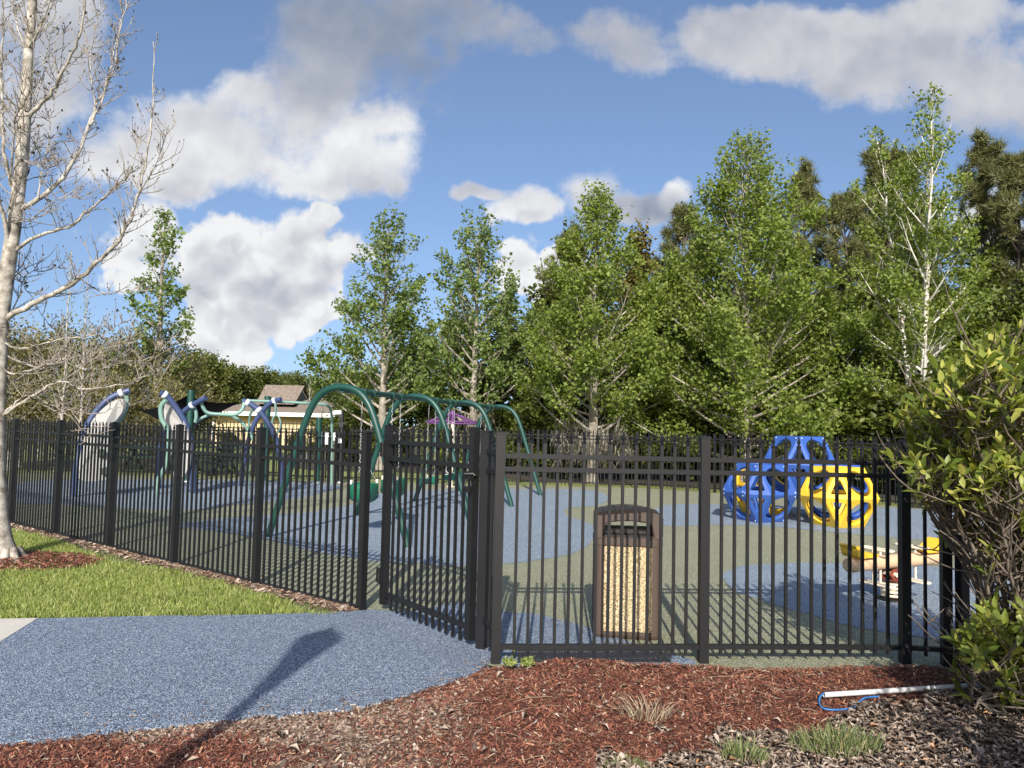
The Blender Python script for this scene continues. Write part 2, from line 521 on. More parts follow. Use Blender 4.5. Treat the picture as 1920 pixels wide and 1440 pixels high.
def np_mesh(name, V, F, m, parent=None, loc=None, smooth=False, local=False):
    """V (n,3) float, F (k,3|4) int"""
    V = np.asarray(V, dtype=np.float32).copy()
    F = np.asarray(F, dtype=np.int32)
    off = rootloc(parent) if parent else (Vector(loc) if loc is not None else Vector((0, 0, 0)))
    if not local:
        V -= np.array(off, dtype=np.float32)
    me = bpy.data.meshes.new(name)
    k = F.shape[1]
    me.vertices.add(len(V)); me.vertices.foreach_set('co', V.ravel())
    me.loops.add(F.size); me.loops.foreach_set('vertex_index', F.ravel())
    me.polygons.add(len(F))
    me.polygons.foreach_set('loop_start', np.arange(0, F.size, k, dtype=np.int32))
    if smooth:
        me.polygons.foreach_set('use_smooth', np.ones(len(F), dtype=bool))
    me.materials.append(m)
    me.update(calc_edges=True)
    return link(name, me, parent, loc)


def spline(pts, n=8, closed=False):
    """Catmull-Rom through pts"""
    P_ = [Vector(p) for p in pts]
    out = []
    N = len(P_)
    rng = range(N) if closed else range(N - 1)
    for i in rng:
        if closed:
            p0, p1, p2, p3 = P_[(i - 1) % N], P_[i], P_[(i + 1) % N], P_[(i + 2) % N]
        else:
            p0, p1, p2, p3 = P_[max(i - 1, 0)], P_[i], P_[i + 1], P_[min(i + 2, N - 1)]
        for k in range(n):
            t = k / n
            out.append(0.5 * ((2 * p1) + (p2 - p0) * t + (2 * p0 - 5 * p1 + 4 * p2 - p3) * t * t + (3 * p1 - p0 - 3 * p2 + p3) * t ** 3))
    if not closed:
        out.append(P_[-1])
    return out


def inside(px, py, poly):
    """vectorised point in polygon"""
    poly = np.array([(p[0], p[1]) for p in poly])
    r = np.zeros(len(px), bool)
    j = len(poly) - 1
    for i in range(len(poly)):
        xi, yi = poly[i]; xj, yj = poly[j]
        c = ((yi > py) != (yj > py)) & (px < (xj - xi) * (py - yi) / (yj - yi + 1e-12) + xi)
        r ^= c
        j = i
    return r


def proj(pts):
    """world points (n,3) -> photo pixels"""
    A = np.array(CR)
    q = (np.asarray(pts, float) - np.array(EYE)) @ A
    return 960 + FPX * q[:, 0] / -q[:, 2], 720 - FPX * q[:, 1] / -q[:, 2]


def vnoise(x, y, seed=0, scale=1.0, octaves=3):
    """smooth value noise in 0..1"""
    out = np.zeros_like(np.asarray(x, float)); amp = 1.0; tot = 0
    rs = np.random.RandomState(seed)
    T = rs.rand(64, 64)
    for o in range(octaves):
        xs, ys = np.asarray(x) * scale * 2 ** o + 17.3 * o, np.asarray(y) * scale * 2 ** o + 5.1 * o
        xi, yi = np.floor(xs).astype(int), np.floor(ys).astype(int)
        fx, fy = xs - xi, ys - yi
        fx, fy = fx * fx * (3 - 2 * fx), fy * fy * (3 - 2 * fy)
        g = lambda a, b: T[a % 64, b % 64]
        out += amp * ((g(xi, yi) * (1 - fx) + g(xi + 1, yi) * fx) * (1 - fy) + (g(xi, yi + 1) * (1 - fx) + g(xi + 1, yi + 1) * fx) * fy)
        tot += amp; amp *= .5
    return out / tot
# ================================================================== GROUND


def sheet(name, pts, z, m, kind='structure', thick=0.0):
    mb = MB()
    pts = [Vector((p[0], p[1], z)) for p in pts]
    n = len(pts)
    bm_v = [tuple(p) for p in pts]
    from mathutils.geometry import tessellate_polygon
    tris = tessellate_polygon([pts])
    fs = []
    for t in tris:
        a, b, c = (pts[i] for i in t)
        fs.append(tuple(t) if (b - a).cross(c - a).z > 0 else (t[0], t[2], t[1]))
    mb.add(bm_v, fs)
    if thick:
        lo = [(p.x, p.y, z - thick) for p in pts]
        mb.add(bm_v + lo, [(i, (i + 1) % n, n + (i + 1) % n, n + i) for i in range(n)])
    o = mb.build(name, m)
    return tag(o, kind=kind)


def jitter(pts, amp, seed=0, freq=9):
    out = []
    for i, p in enumerate(pts):
        a = vnoise(np.array([p[0]]), np.array([p[1]]), seed, freq)[0] - .5
        b = vnoise(np.array([p[0] + 50]), np.array([p[1]]), seed + 1, freq)[0] - .5
        out.append(Vector((p[0] + a * amp, p[1] + b * amp, 0)))
    return out


sheet('ground', [(-600, -60), (600, -60), (600, 1200), (-600, 1200)], -.06, M['grass_ground'])
sheet('forest_floor', jitter(spline([(2, 22.8), (9, 20.5), (14, 14), (60, 12), (70, 60), (0, 70), (-14, 62), (-9, 30), (-3, 25.5)], 8, True), .8, 3, .8), -.045, M['forest_floor'])

LD = Vector((-1.185, .925, 0))                       # one bay of the lawn fence
L0 = Vector((-1.215, 6.49, 0))
LEFT = [L0 + LD * k for k in range(0, 10)]
FA, FB, FC, FD = G(929, 1243), G(1318, 1242), G(1697, 1243), G(1775, 1248)
FE = Vector((3.42, 3.3, 0))
BACK = [Vector((-13.2, 21.2, 0)), Vector((-4.6, 20.7, 0)), Vector((3.4, 20.7, 0)), Vector((5.2, 19.6, 0)), Vector((8.4, 17.1, 0)), Vector((12.5, 12.6, 0))]

rub = [L0 + Vector((.03, .03, 0))] + [p + Vector((.05, .06, 0)) for p in LEFT[1:]] + BACK + [Vector((12.5, 4.2, 0)), Vector((3.4, 4.4, 0)), Vector((2.9, 4.95, 0)), Vector((.05, 4.99, 0)), Vector((-.1, 5.08, 0)), Vector((-.5, 5.5, 0))]
sheet('rubber_ground', rub, 0, M['olive_rubber'])


def patch(px, name='rubber_patch', seed=1):
    pts = jitter(spline([G(*p) for p in px], 12, True), .05, seed, 6)
    return sheet(name, pts, .004, M['faded_rubber'])


patch([(330, 985), (420, 972), (520, 965), (600, 958), (680, 940), (720, 925), (800, 919), (900, 917), (1000, 917), (1090, 918), (1128, 924), (1140, 936), (1118, 948), (1066, 953),
       (1062, 966), (1100, 980), (1120, 998), (1085, 1033), (1010, 1050), (940, 1058), (860, 1062), (780, 1056), (700, 1052), (600, 1036), (500, 1012), (400, 996)], seed=1)
patch([(40, 905), (150, 900), (300, 900), (480, 902), (600, 907), (640, 913), (590, 928), (520, 940), (440, 946), (380, 955), (290, 956), (200, 950), (100, 945), (30, 940)], seed=2)
patch([(1234, 952), (1262, 946), (1340, 946), (1450, 948), (1600, 950), (1800, 960), (1990, 985), (2000, 1030), (1850, 1025), (1700, 1010), (1560, 998), (1450, 988), (1350, 984), (1250, 986), (1225, 968)], seed=3)
patch([(1356, 1080), (1380, 1064), (1450, 1057), (1560, 1056), (1700, 1060), (1900, 1075), (2050, 1100), (2000, 1200), (1850, 1205), (1700, 1192), (1600, 1175), (1500, 1148), (1420, 1124), (1372, 1104)], seed=4)

low_px = [(1010, 1268), (930, 1243), (900, 1256), (870, 1270), (800, 1291), (700, 1320), (620, 1333), (560, 1339), (490, 1342), (420, 1351), (310, 1362), (200, 1374), (100, 1385), (0, 1394), (-300, 1412)]
up_px = [(-300, 1290), (0, 1206), (72, 1161), (180, 1159), (300, 1156), (420, 1155), (520, 1153), (620, 1149), (700, 1145), (770, 1148), (830, 1136), (890, 1133), (950, 1149), (1000, 1151), (1050, 1164), (1100, 1177),
         (1180, 1204), (1250, 1226), (1305, 1243), (1240, 1262), (1150, 1270)]
low = spline([G(*p) for p in low_px], 14)
low = [p + Vector((0, (vnoise(np.array([p.x]), np.array([p.y]), 5, 22, 3)[0] - .5) * .09, 0)) for p in low]
path_poly = low + [G(*p) for p in up_px[:3]] + spline([G(*p) for p in up_px[2:]], 6)[1:]
sheet('path', path_poly, .008, M['blue_rubber'], thick=.07)
sheet('pavement', [G(-300, 1289.5), G(-1, 1206), G(71, 1161), G(-200, 1166), G(-900, 1170)], .010, M['concrete'], thick=.08)

# ---- mulch bed: a height field that dips at the path and rises to the fence
front_poly = [p for p in low if p.x < G(918, 1247).x] + [G(*q) for q in ((-300, 1290), (0, 1206), (72, 1161), (300, 1156), (620, 1149), (700, 1145), (830, 1136), (905, 1180), (925, 1236))]
PP = np.array([(p.x, p.y) for p in front_poly])


def seg_dist(x, y, pl):
    d = np.full(x.shape, 1e9)
    for (ax, ay), (bx, by) in zip(pl, np.roll(pl, -1, axis=0)):
        vx, vy = bx - ax, by - ay
        t = np.clip(((x - ax) * vx + (y - ay) * vy) / (vx * vx + vy * vy + 1e-9), 0, 1)
        d = np.minimum(d, np.hypot(x - ax - t * vx, y - ay - t * vy))
    return d


def fence_edge(x):
    return 5.085 + .03 * np.sin(x * 3.1) + .05 * (vnoise(x, x * 0, 9, 5) - .5) + np.clip(x - 2.8, 0, 1) * .3


def sst(a, b, v):
    t = np.clip((v - a) / (b - a), 0, 1)
    return t * t * (3 - 2 * t)


def mulch_z(x, y):
    x, y = np.asarray(x, float), np.asarray(y, float)
    d = seg_dist(x, y, PP)
    ins = inside(x, y, front_poly)
    d = np.where(ins, -d, d)
    z = -.010 + .055 * sst(-.02, .55, d) - .05 * sst(.0, -.03, d)
    df = fence_edge(x) - y
    z = np.where(x > -.3, np.where(df < .06, -.045 + (z + .045) * sst(-.05, .05, df), z), z)
    z += (vnoise(x, y, 4, 2.2, 4) - .5) * .06 * sst(0, .3, d)
    return z


gx, gy = np.meshgrid(np.arange(-4.0, 5.0, .03), np.arange(1.4, 5.6, .03))
gz = mulch_z(gx.ravel(), gy.ravel())
V = np.stack([gx.ravel(), gy.ravel(), gz], 1)
ny, nx = gx.shape
idx = np.arange(nx * ny).reshape(ny, nx)
F = np.stack([idx[:-1, :-1].ravel(), idx[:-1, 1:].ravel(), idx[1:, 1:].ravel(), idx[1:, :-1].ravel()], 1)
cx, cy = V[F].mean(1)[:, 0], V[F].mean(1)[:, 1]
fz = V[F].mean(1)[:, 2]
qx, qy = proj(np.stack([cx, cy, fz], 1))
wob = (vnoise(cx, cy, 12, 3.0) - .5) * 160
rng0 = np.random.RandomState(3)
dith = rng0.rand(len(cx))
redm = ((dith < sst(600, 1000, qx + wob * 1.5)) & (qy < 1440 - (qx - 1150) * .2)) | (dith < sst(1370, 1410, qy + wob * .3) * sst(720, 430, qx + wob))
keep = ~((inside(cx, cy, front_poly)) & (seg_dist(cx, cy, PP) > .1)) & (fz > -.058) & (cy < fence_edge(cx) + .25)
for nm, sel, mt in (('mulch_ground', keep & redm, 'red_soil'), ('soil_ground', keep & ~redm, 'soil')):
    tag(np_mesh(nm, V, F[sel], M[mt], smooth=True), kind='structure')
sheet('soil_verge', [(-9, -6), (9, -6), (9, 1.45), (-9, 1.45)], -.02, M['soil'])
sheet('soil_side', [(4.95, 1.4), (9, 1.4), (9, 5.4), (4.95, 5.4)], -.02, M['soil'])

rs = np.random.RandomState(7)


def flakes(n, xs, ys, zs, L, W, tilt, rs, curl=0.0, thick=False):
    """n loose slivers: returns V, F (4-vert quads, or folded leaves)"""
    yaw = rs.rand(n) * 2 * pi
    pit = (rs.rand(n) - .5) * 2 * tilt
    rol = (rs.rand(n) - .5) * 2 * tilt
    dx = np.stack([np.cos(yaw) * np.cos(pit), np.sin(yaw) * np.cos(pit), np.sin(pit)], 1)
    s0 = np.stack([-np.sin(yaw), np.cos(yaw), 0 * yaw], 1)
    nn = np.cross(dx, s0)
    dy = s0 * np.cos(rol)[:, None] + nn * np.sin(rol)[:, None]
    up = np.cross(dx, dy)
    c = np.stack([xs, ys, zs], 1)
    L = L[:, None] / 2; W = W[:, None] / 2
    if curl:
        cu = (curl * (rs.rand(n) - .3) * 2)[:, None] * L
        a = c - dx * L; b = c + dy * W + up * cu; d = c + dx * L; e = c - dy * W + up * cu
        f = c
        V = np.stack([a, b, d, e], 1).reshape(-1, 3)
        k = np.arange(n)[:, None] * 4
        F = np.concatenate([k + np.array([[0, 2, 1]]), k + np.array([[0, 3, 2]])], 0)
        return V, F
    j = lambda: (1 + (rs.rand(n, 1) - .5) * .5)
    V = np.stack([c - dx * L * j() - dy * W, c + dx * L * j() - dy * W * j(), c + dx * L * j() + dy * W, c - dx * L * j() + dy * W * j()], 1).reshape(-1, 3)
    k = np.arange(n)[:, None] * 4
    return V, k + np.array([[0, 1, 2, 3]])


def scatter_bed(n):
    x = rs.uniform(-3.2, 4.0, n); y = rs.uniform(3.1, 5.1, n)
    z = mulch_z(x, y)
    ok = ~inside(x, y, front_poly) & (z > -.042) & (y < fence_edge(x) + .02)
    x, y, z = x[ok], y[ok], z[ok]
    qx, qy = proj(np.stack([x, y, z], 1))
    ok = (qx > -60) & (qx < 1990) & (qy < 1500)
    return x[ok], y[ok], z[ok], qx[ok], qy[ok]


x, y, z, qx, qy = scatter_bed(250000)
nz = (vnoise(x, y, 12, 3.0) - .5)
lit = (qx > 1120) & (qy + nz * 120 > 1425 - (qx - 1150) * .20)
pr = np.maximum(sst(540, 980, qx + nz * 260), sst(1365, 1408, qy + nz * 60) * sst(720, 430, qx + nz * 160))
red = (rs.rand(len(x)) < pr) & ~lit
tan_ = ~red & ~lit & (rs.rand(len(x)) < .75)
red2 = red | ((rs.rand(len(x)) < .05) & ~lit)
n = red2.sum(); Lr = rs.gamma(2.2, .0058, n) + .0065
V, F = flakes(n, x[red2], y[red2], z[red2] + rs.rand(n) * .014, Lr, Lr * rs.uniform(.09, .22, n), .6, rs)
tag(np_mesh('mulch', V, F, M['chips']), kind='stuff')
n = tan_.sum(); Lr = rs.gamma(2.5, .0045, n) + .006
V, F = flakes(n, x[tan_], y[tan_], z[tan_] + rs.rand(n) * .010, Lr, Lr * rs.uniform(.2, .55, n), .45, rs)
V0, F0 = V, F
k_ = 260                                     # strays kicked onto the rubber
i_ = rs.randint(0, len(low), k_); sx_ = np.array([low[i].x for i in i_]) + rs.normal(0, .05, k_); sy_ = np.array([low[i].y for i in i_]) + np.abs(rs.normal(0, .13, k_))
Ls = rs.gamma(2.5, .004, k_) + .006
V, F = flakes(k_, sx_, sy_, np.full(k_, .012), Ls, Ls * rs.uniform(.2, .6, k_), .12, rs)
tag(np_mesh('wood_chips', np.concatenate([V0, V]), np.concatenate([F0, F + len(V0)]), M['tan_chips']), kind='stuff')
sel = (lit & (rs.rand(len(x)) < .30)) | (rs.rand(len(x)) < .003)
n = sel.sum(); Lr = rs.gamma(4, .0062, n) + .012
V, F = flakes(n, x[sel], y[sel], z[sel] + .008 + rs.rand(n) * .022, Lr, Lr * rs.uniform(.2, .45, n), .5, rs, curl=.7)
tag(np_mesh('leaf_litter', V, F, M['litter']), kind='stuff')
# straw strands lying across the bed
mb = MB()
for k in range(190):
    i = rs.randint(len(x))
    if qx[i] < 880 and rs.rand() < .75:
        continue
    a = rs.rand() * pi * 2; L = rs.uniform(.07, .30); c = rs.uniform(-.9, .9)
    p = Vector((x[i], y[i], z[i] + .008)); pts = [p.copy()]
    for s_ in range(5):
        p = p + Vector((cos(a), sin(a), 0)) * L / 5; a += c / 5
        zz = float(mulch_z([p.x], [p.y])[0])
        pts.append(Vector((p.x, p.y, zz + .006 + .014 * rs.rand())))
    mb.tube(pts, rs.uniform(.0006, .0017), 4, False)
tag(mb.build('straw', M['straw']), kind='stuff')
# pebbles
mb = MB()
for k in range(170):
    i = rs.randint(len(x)); r = rs.uniform(.005, .014)
    if qy[i] > 1300 and rs.rand() < .4:
        continue
    mb.lathe((x[i], y[i], z[i] - r * .2), [(0, -r * .4), (r * .9, 0), (r, r * .3), (r * .6, r * .8), (0, r * .95)], 6)
tag(mb.build('pebbles', M['pebble']), kind='stuff')

# ---- lawn
lawn_out = [G(655, 1150), G(520, 1153.5), G(300, 1157), G(72, 1161), G(-300, 1168), Vector((-11, 5.9, 0)), Vector((-14, 12, 0)), Vector((-12.6, 14.8, 0))]
lawn_in = [p + Vector((-.10, -.14, 0)) for p in reversed(LEFT[1:])] + [L0 + Vector((-.25, -.22, 0))]
LAWN = lawn_out + lawn_in
sheet('lawn_soil', lawn_out + [p + Vector((.04, .05, 0)) for p in reversed(LEFT)] , -.004, M['lawn_soil'], thick=.06)
n = 300000
x = rs.uniform(-8.6, -1.2, n); y = rs.uniform(5.7, 12.0, n)
ok = inside(x, y + (vnoise(x, y, 41, 9, 3) - .5) * .16, LAWN)
x, y = x[ok], y[ok]
# distance to the fence, tree ring
nv = np.array([.925, 1.185]) / np.hypot(.925, 1.185)
df = -((x - L0.x) * nv[0] + (y - L0.y) * nv[1])
TREE = G(14, 1050)
dt = np.hypot((x - TREE.x - .10) / 1.0, (y - TREE.y + .12) / .62)
band = .0 + .13 * vnoise(x, y, 21, 1.3, 3) + .26 * np.exp(-((x + 4.4) / 1.0) ** 2)
pk = sst(0, .18, df - band) * sst(.85, 1.05, dt + .25 * (vnoise(x, y, 3, 4) - .5))
q1, q2 = proj(np.stack([x, y, 0 * x], 1))
pk *= (q1 > -40) & (q2 < 1180)
dens = .5 + .5 * vnoise(x, y, 30, 5, 3)
pk = np.clip(pk, .025, 1)
ok = (rs.rand(len(x)) < pk * dens) & (q1 > -60)
x, y = x[ok], y[ok]
n = len(x)
h = rs.uniform(.022, .058, n) * (.75 + .5 * vnoise(x, y, 8, 3)); a = rs.rand(n) * 2 * pi; wd = rs.uniform(.0022, .0042, n)
ln = rs.uniform(.2, .9, n) * h
ax, ay = np.cos(a), np.sin(a)
b = rs.rand(n) * 2 * pi
base = np.stack([x, y, 0 * x - .004], 1)
side = np.stack([-np.sin(b), np.cos(b), 0 * x], 1) * wd[:, None]
mid = base + np.stack([ax * ln * .35, ay * ln * .35, h * .6], 1)
tip = base + np.stack([ax * ln, ay * ln, h], 1)
V = np.stack([base - side, base + side, mid + side * .8, mid - side * .8, tip], 1).reshape(-1, 3)
k = np.arange(n)[:, None] * 5
F = np.concatenate([k + np.array([[0, 1, 2]]), k + np.array([[0, 2, 3]]), k + np.array([[3, 2, 4]])], 0)
tag(np_mesh('grass', V, F, M['grass']), kind='stuff')
# dry debris along the foot of the fence and reddish mulch round the tree
n = 15000
t = rs.uniform(0, 6.4, n); o = np.abs(rs.normal(0, .085, n)) + .0
x = L0.x + LD.x * t - nv[0] * o; y = L0.y + LD.y * t - nv[1] * o
o2 = o < (.22 + .25 * vnoise(x, y, 21, 1.3, 3) + .35 * np.exp(-((x + 4.4) / 1.0) ** 2))
x, y = x[o2], y[o2]; n = len(x)
Lr = rs.gamma(3, .008, n) + .010
V, F = flakes(n, x, y, .004 + rs.rand(n) * .016, Lr, Lr * rs.uniform(.15, .45, n), .5, rs)
tag(np_mesh('wood_debris', V, F, M['tan_chips']), kind='stuff')
n = 5200
r = np.sqrt(rs.rand(n)); a = rs.rand(n) * 2 * pi
x = TREE.x + .10 + r * np.cos(a) * .95; y = TREE.y - .12 + r * np.sin(a) * .60
Lr = rs.gamma(3, .009, n) + .012
V, F = flakes(n, x, y, .004 + rs.rand(n) * .02 + .03 * (1 - r), Lr, Lr * rs.uniform(.12, .3, n), .5, rs)
tag(np_mesh('tree_ring_mulch', V, F, M['chips']), kind='stuff')

# ================================================================== FENCES


def spear(mb, x, y, zb, zt, w, n=4):
    """one picket with collar and pointed finial, zt = tip"""
    h = w / 2
    mb.box((x, y, (zb + zt - .085) / 2), (w, w, zt - .085 - zb), SPR)
    mb.lathe((x, y, zt - .085), [(h * 1.5, -.004), (h * 1.75, .004), (h * 1.5, .013), (h * .75, .017), (h * .8, .024), (h * 1.45, .034), (h * 1.2, .045), (h * .55, .066), (0.0008, .085)], n, False)


SPR = None


def fence_run(root, pts, zbase, caps=True, sp=.0905, w=.019, post=.062, rails=(1.357, 1.270, .105), top=1.535, ptop=1.500, foot=.055, m='fence', n=4, first=True, last=True):
    """posts at pts, between them panels of pickets carried on three rails"""
    global SPR
    mm = M[m]
    for i, p in enumerate(pts):
        z0 = zbase(i)
        d = (pts[min(i + 1, len(pts) - 1)] - pts[max(i - 1, 0)]); an = math.atan2(d.y, d.x)
        R = Matrix.Rotation(an, 3, 'Z')
        if (i > 0 or first) and (i < len(pts) - 1 or last):
            b = MB(); b.box((p.x, p.y, z0 + (ptop - .10) / 2), (post, post, ptop + .10), R)
            po = b.build('post', mm, root)
            if caps:
                c = MB(); c.box((p.x, p.y, z0 + ptop + .006), (post + .008, post + .008, .012), R)
                hh = post / 2
                q = [R @ Vector((sx * hh, sy * hh, 0)) + Vector((p.x, p.y, z0 + ptop + .012)) for sx, sy in ((-1, -1), (1, -1), (1, 1), (-1, 1))]
                c.add(q + [Vector((p.x, p.y, z0 + ptop + .026))], [(0, 1, 4), (1, 2, 4), (2, 3, 4), (3, 0, 4)])
                c.build('cap', mm, po)
        if i == len(pts) - 1:
            break
        a, e = p, pts[i + 1]
        za, ze = zbase(i), zbase(i + 1)
        u = (e - a); Lb = u.length; u = u / Lb
        SPR = Matrix.Rotation(math.atan2(u.y, u.x), 3, 'Z')
        k = max(1, round((Lb - post) / sp))
        b = MB()
        for j in range(1, k):
            t = (post / 2 + (Lb - post) * j / k) / Lb
            q = a.lerp(e, t); zz = za + (ze - za) * t
            spear(b, q.x, q.y, zz + foot, zz + top, w, n)
        pan = b.build('picket_panel', mm, root)
        for rz in rails:
            b = MB()
            A = a + u * post / 2; E = e - u * post / 2
            b.bar((A.x, A.y, za + rz), (E.x, E.y, ze + rz), .034, .031)
            b.build('rail', mm, pan)


front = empty('metal_fence', (FA.x, FA.y, 0), 'black spear top metal fence standing in front of the litter bin', 'fence')
fence_run(front, [FA, FB, FC, FD], lambda i: 0.0)
# filler stub between latch post and first post
LP = G(903, 1217)
b = MB(); SPR = Matrix.Rotation(rad(-25), 3, 'Z'); b.box((LP.x, LP.y, .735), (.066, .066, 1.55), SPR); lp = b.build('latch_post', M['fence'], front)
b = MB(); b.box((LP.x, LP.y, 1.516), (.074, .074, .012), SPR); b.build('cap', M['fence'], lp)
b = MB(); q = LP.lerp(FA, .52); spear(b, q.x, q.y, .06, 1.50, .019); fp = b.build('picket_panel', M['fence'], front)
for rz in (1.375, 1.245, .215):
    b = MB(); A = LP.lerp(FA, .16); E = FA.lerp(LP, .14); b.bar((A.x, A.y, rz), (E.x, E.y, rz), .03, .03); b.build('rail', M['fence'], fp)
# perforated guard strip under the bottom rail
b = MB()
gx0, gx1, gz0, gz1 = .075, 1.10, -.02, .088
slope = (FB.y - FA.y) / (FB.x - FA.x)
fy = lambda X: FA.y + (X - FA.x) * slope - .024
nn = 58
for k in range(-7, nn):
    for sgn in (1, -1):
        s0 = gx0 + (gx1 - gx0) * k / nn
        xa, xb = s0, s0 + (gz1 - gz0)
        if sgn < 0: xa, xb = xb, xa
        za, zb = gz0, gz1
        A, B = Vector((xa, 0, za)), Vector((xb, 0, zb))
        # clip to the strip
        lo, hi = (A, B) if A.x < B.x else (B, A)
        if hi.x <= gx0 or lo.x >= gx1: continue
        if lo.x < gx0: lo = lo.lerp(hi, (gx0 - lo.x) / (hi.x - lo.x))
        if hi.x > gx1: hi = lo.lerp(hi, (gx1 - lo.x) / (hi.x - lo.x))
        off = -.0015 * sgn
        b.bar((lo.x, fy(lo.x) + off, lo.z), (hi.x, fy(hi.x) + off, hi.z), .0022, .0056, Vector((0, 1, 0)).cross(hi - lo))
for zz in (gz0, gz1):
    b.bar((gx0, fy(gx0), zz), (gx1, fy(gx1), zz), .004, .008)
b.build('mesh_guard', M['fence'], front)

ret = empty('metal_fence', (FD.x, FD.y, 0), 'short black fence run turning the corner behind the broad leaved shrub', 'fence')
fence_run(ret, [FD + Vector((.07, -.07, 0)), FD.lerp(FE, .5), FE], lambda i: 0.0, sp=.11)

lawnf = empty('metal_fence', L0, 'long black spear top metal fence along the lawn running back from the gate', 'fence')
fence_run(lawnf, LEFT, lambda i: -.035 + .004 * i, sp=.0905, rails=(1.345, 1.235, .05), foot=.025, top=1.53, ptop=1.505)

# ---- gate
H0 = G(719, 1144); H1 = G(880, 1213)
gate = empty('metal_gate', (H0.x, H0.y, 0), 'black metal picket gate over the blue path between two fences', 'gate')
u = (H1 - H0); GL = u.length; u /= GL
SPR = Matrix.Rotation(math.atan2(u.y, u.x), 3, 'Z')
for q, nm in ((H0, 'stile'), (H1, 'stile')):
    b = MB(); b.box((q.x, q.y, .79), (.060, .055, 1.48), SPR); st = b.build(nm, M['fence'], gate)
    b = MB(); b.box((q.x, q.y, 1.536), (.066, .061, .012), SPR); b.build('cap', M['fence'], st)
b = MB(); k = 13
for j in range(1, k):
    q = H0.lerp(H1, (.03 + (GL - .06) * j / k) / GL); spear(b, q.x, q.y, .025, 1.545, .019)
pan = b.build('picket_panel', M['fence'], gate)
for rz in (1.400, 1.262, .135):
    b = MB(); A = H0 + u * .03; E = H1 - u * .03; b.bar((A.x, A.y, rz), (E.x, E.y, rz), .036, .036); b.build('rail', M['fence'], gate)
nrm = Vector((u.y, -u.x, 0))
if nrm.y > 0: nrm = -nrm
for hz in (1.335, .285):
    q = H0 - u * .035 + nrm * .034
    b = MB(); b.box((q.x, q.y, hz), (.075, .014, .12), SPR); b.tube([(q.x, q.y - .008, hz - .065), (q.x, q.y - .008, hz + .065)], .011, 8)
    for dz in (-.04, .04):
        for dx in (-.024, .024):
            c = q + u * dx + nrm * .007; b.tube([(c.x, c.y, hz + dz), (c.x + nrm.x * .006, c.y + nrm.y * .006, hz + dz)], .006, 6)
    b.build('hinge', M['black'], gate)
b = MB(); q = H1 + nrm * .04
b.box((q.x, q.y, 1.20), (.075, .03, .055), SPR)
b.tube([(q.x - .03, q.y - .02, 1.21), (q.x + .03, q.y - .03, 1.215), (q.x + .045, q.y - .03, 1.20)], .014, 8)
b.tube([(q.x - .02, q.y - .02, 1.175), (q.x - .03, q.y - .03, 1.13), (q.x + .0, q.y - .035, 1.105), (q.x + .02, q.y - .03, 1.13), (q.x + .01, q.y - .02, 1.175)], .006, 6)
b.box((q.x, q.y - .03, 1.105), (.045, .02, .045), SPR)
b.build('latch', M['black'], gate)

# ---- back fences
kw = dict(caps=False, sp=.105, w=.020, m='fence_far', n=4)


def bays(a, b, L=2.3):
    k = max(1, round((b - a).length / L)); return [a.lerp(b, i / k) for i in range(k + 1)]


bf = empty('metal_fence', BACK[1], 'distant black fence along the back of the playground behind the swings', 'fence')
fence_run(bf, bays(BACK[1], BACK[2]), lambda i: 0.0, **kw)
bl = empty('metal_fence', BACK[0], 'distant black fence behind the blue climbing arches', 'fence')
fence_run(bl, bays(BACK[0], BACK[1]), lambda i: 0.0, last=False, **kw)
br = empty('metal_fence', BACK[2], 'distant black fence slanting past the climbing cubes to the shrub', 'fence')
fence_run(br, [BACK[2], BACK[3]] + bays(BACK[3], BACK[4])[1:] + bays(BACK[4], BACK[5])[1:], lambda i: 0.0, first=False, **kw)
# ================================================================== LITTER BIN
def rounded_rect(hx, hy, r, n=5):
    out = []
    for cx_, cy_, a0 in ((hx - r, hy - r, 0), (-hx + r, hy - r, 90), (-hx + r, -hy + r, 180), (hx - r, -hy + r, 270)):
        for k in range(n + 1):
            a = rad(a0 + 90 * k / n); out.append((cx_ + r * cos(a), cy_ + r * sin(a)))
    return out


BC = G(1180, 1200); BC = Vector((BC.x, BC.y + .19, 0))
bin_ = empty('litter_bin', BC, 'tall brown litter bin with beige pebble panels and a hooded top', 'litter bin')
RB = Matrix.Rotation(rad(-5), 3, 'Z') @ Matrix.Diagonal((1, .74, 1))
HW = .254


def loft(mb, loops, c, R, cap0=True, cap1=True, smooth=False):
    n = len(loops[0]); vs = []
    for lp_ in loops:
        vs += [R @ Vector(p) + c for p in lp_]
    fs = [(i * n + k, i * n + (k + 1) % n, (i + 1) * n + (k + 1) % n, (i + 1) * n + k) for i in range(len(loops) - 1) for k in range(n)]
    mb.add(vs, fs, smooth)
    if cap0: mb.add(vs[:n], [tuple(reversed(range(n)))])
    if cap1: mb.add(vs[-n:], [tuple(range(n))])


def rr(h, z, r=.06): return [(x, y, z) for x, y in rounded_rect(h, h, r)]
b = MB(); loft(b, [rr(HW - .02, .0), rr(HW - .012, .012), rr(HW - .004, .03), rr(HW - .004, .055)], BC, RB); b.build('base', M['brown'], bin_)
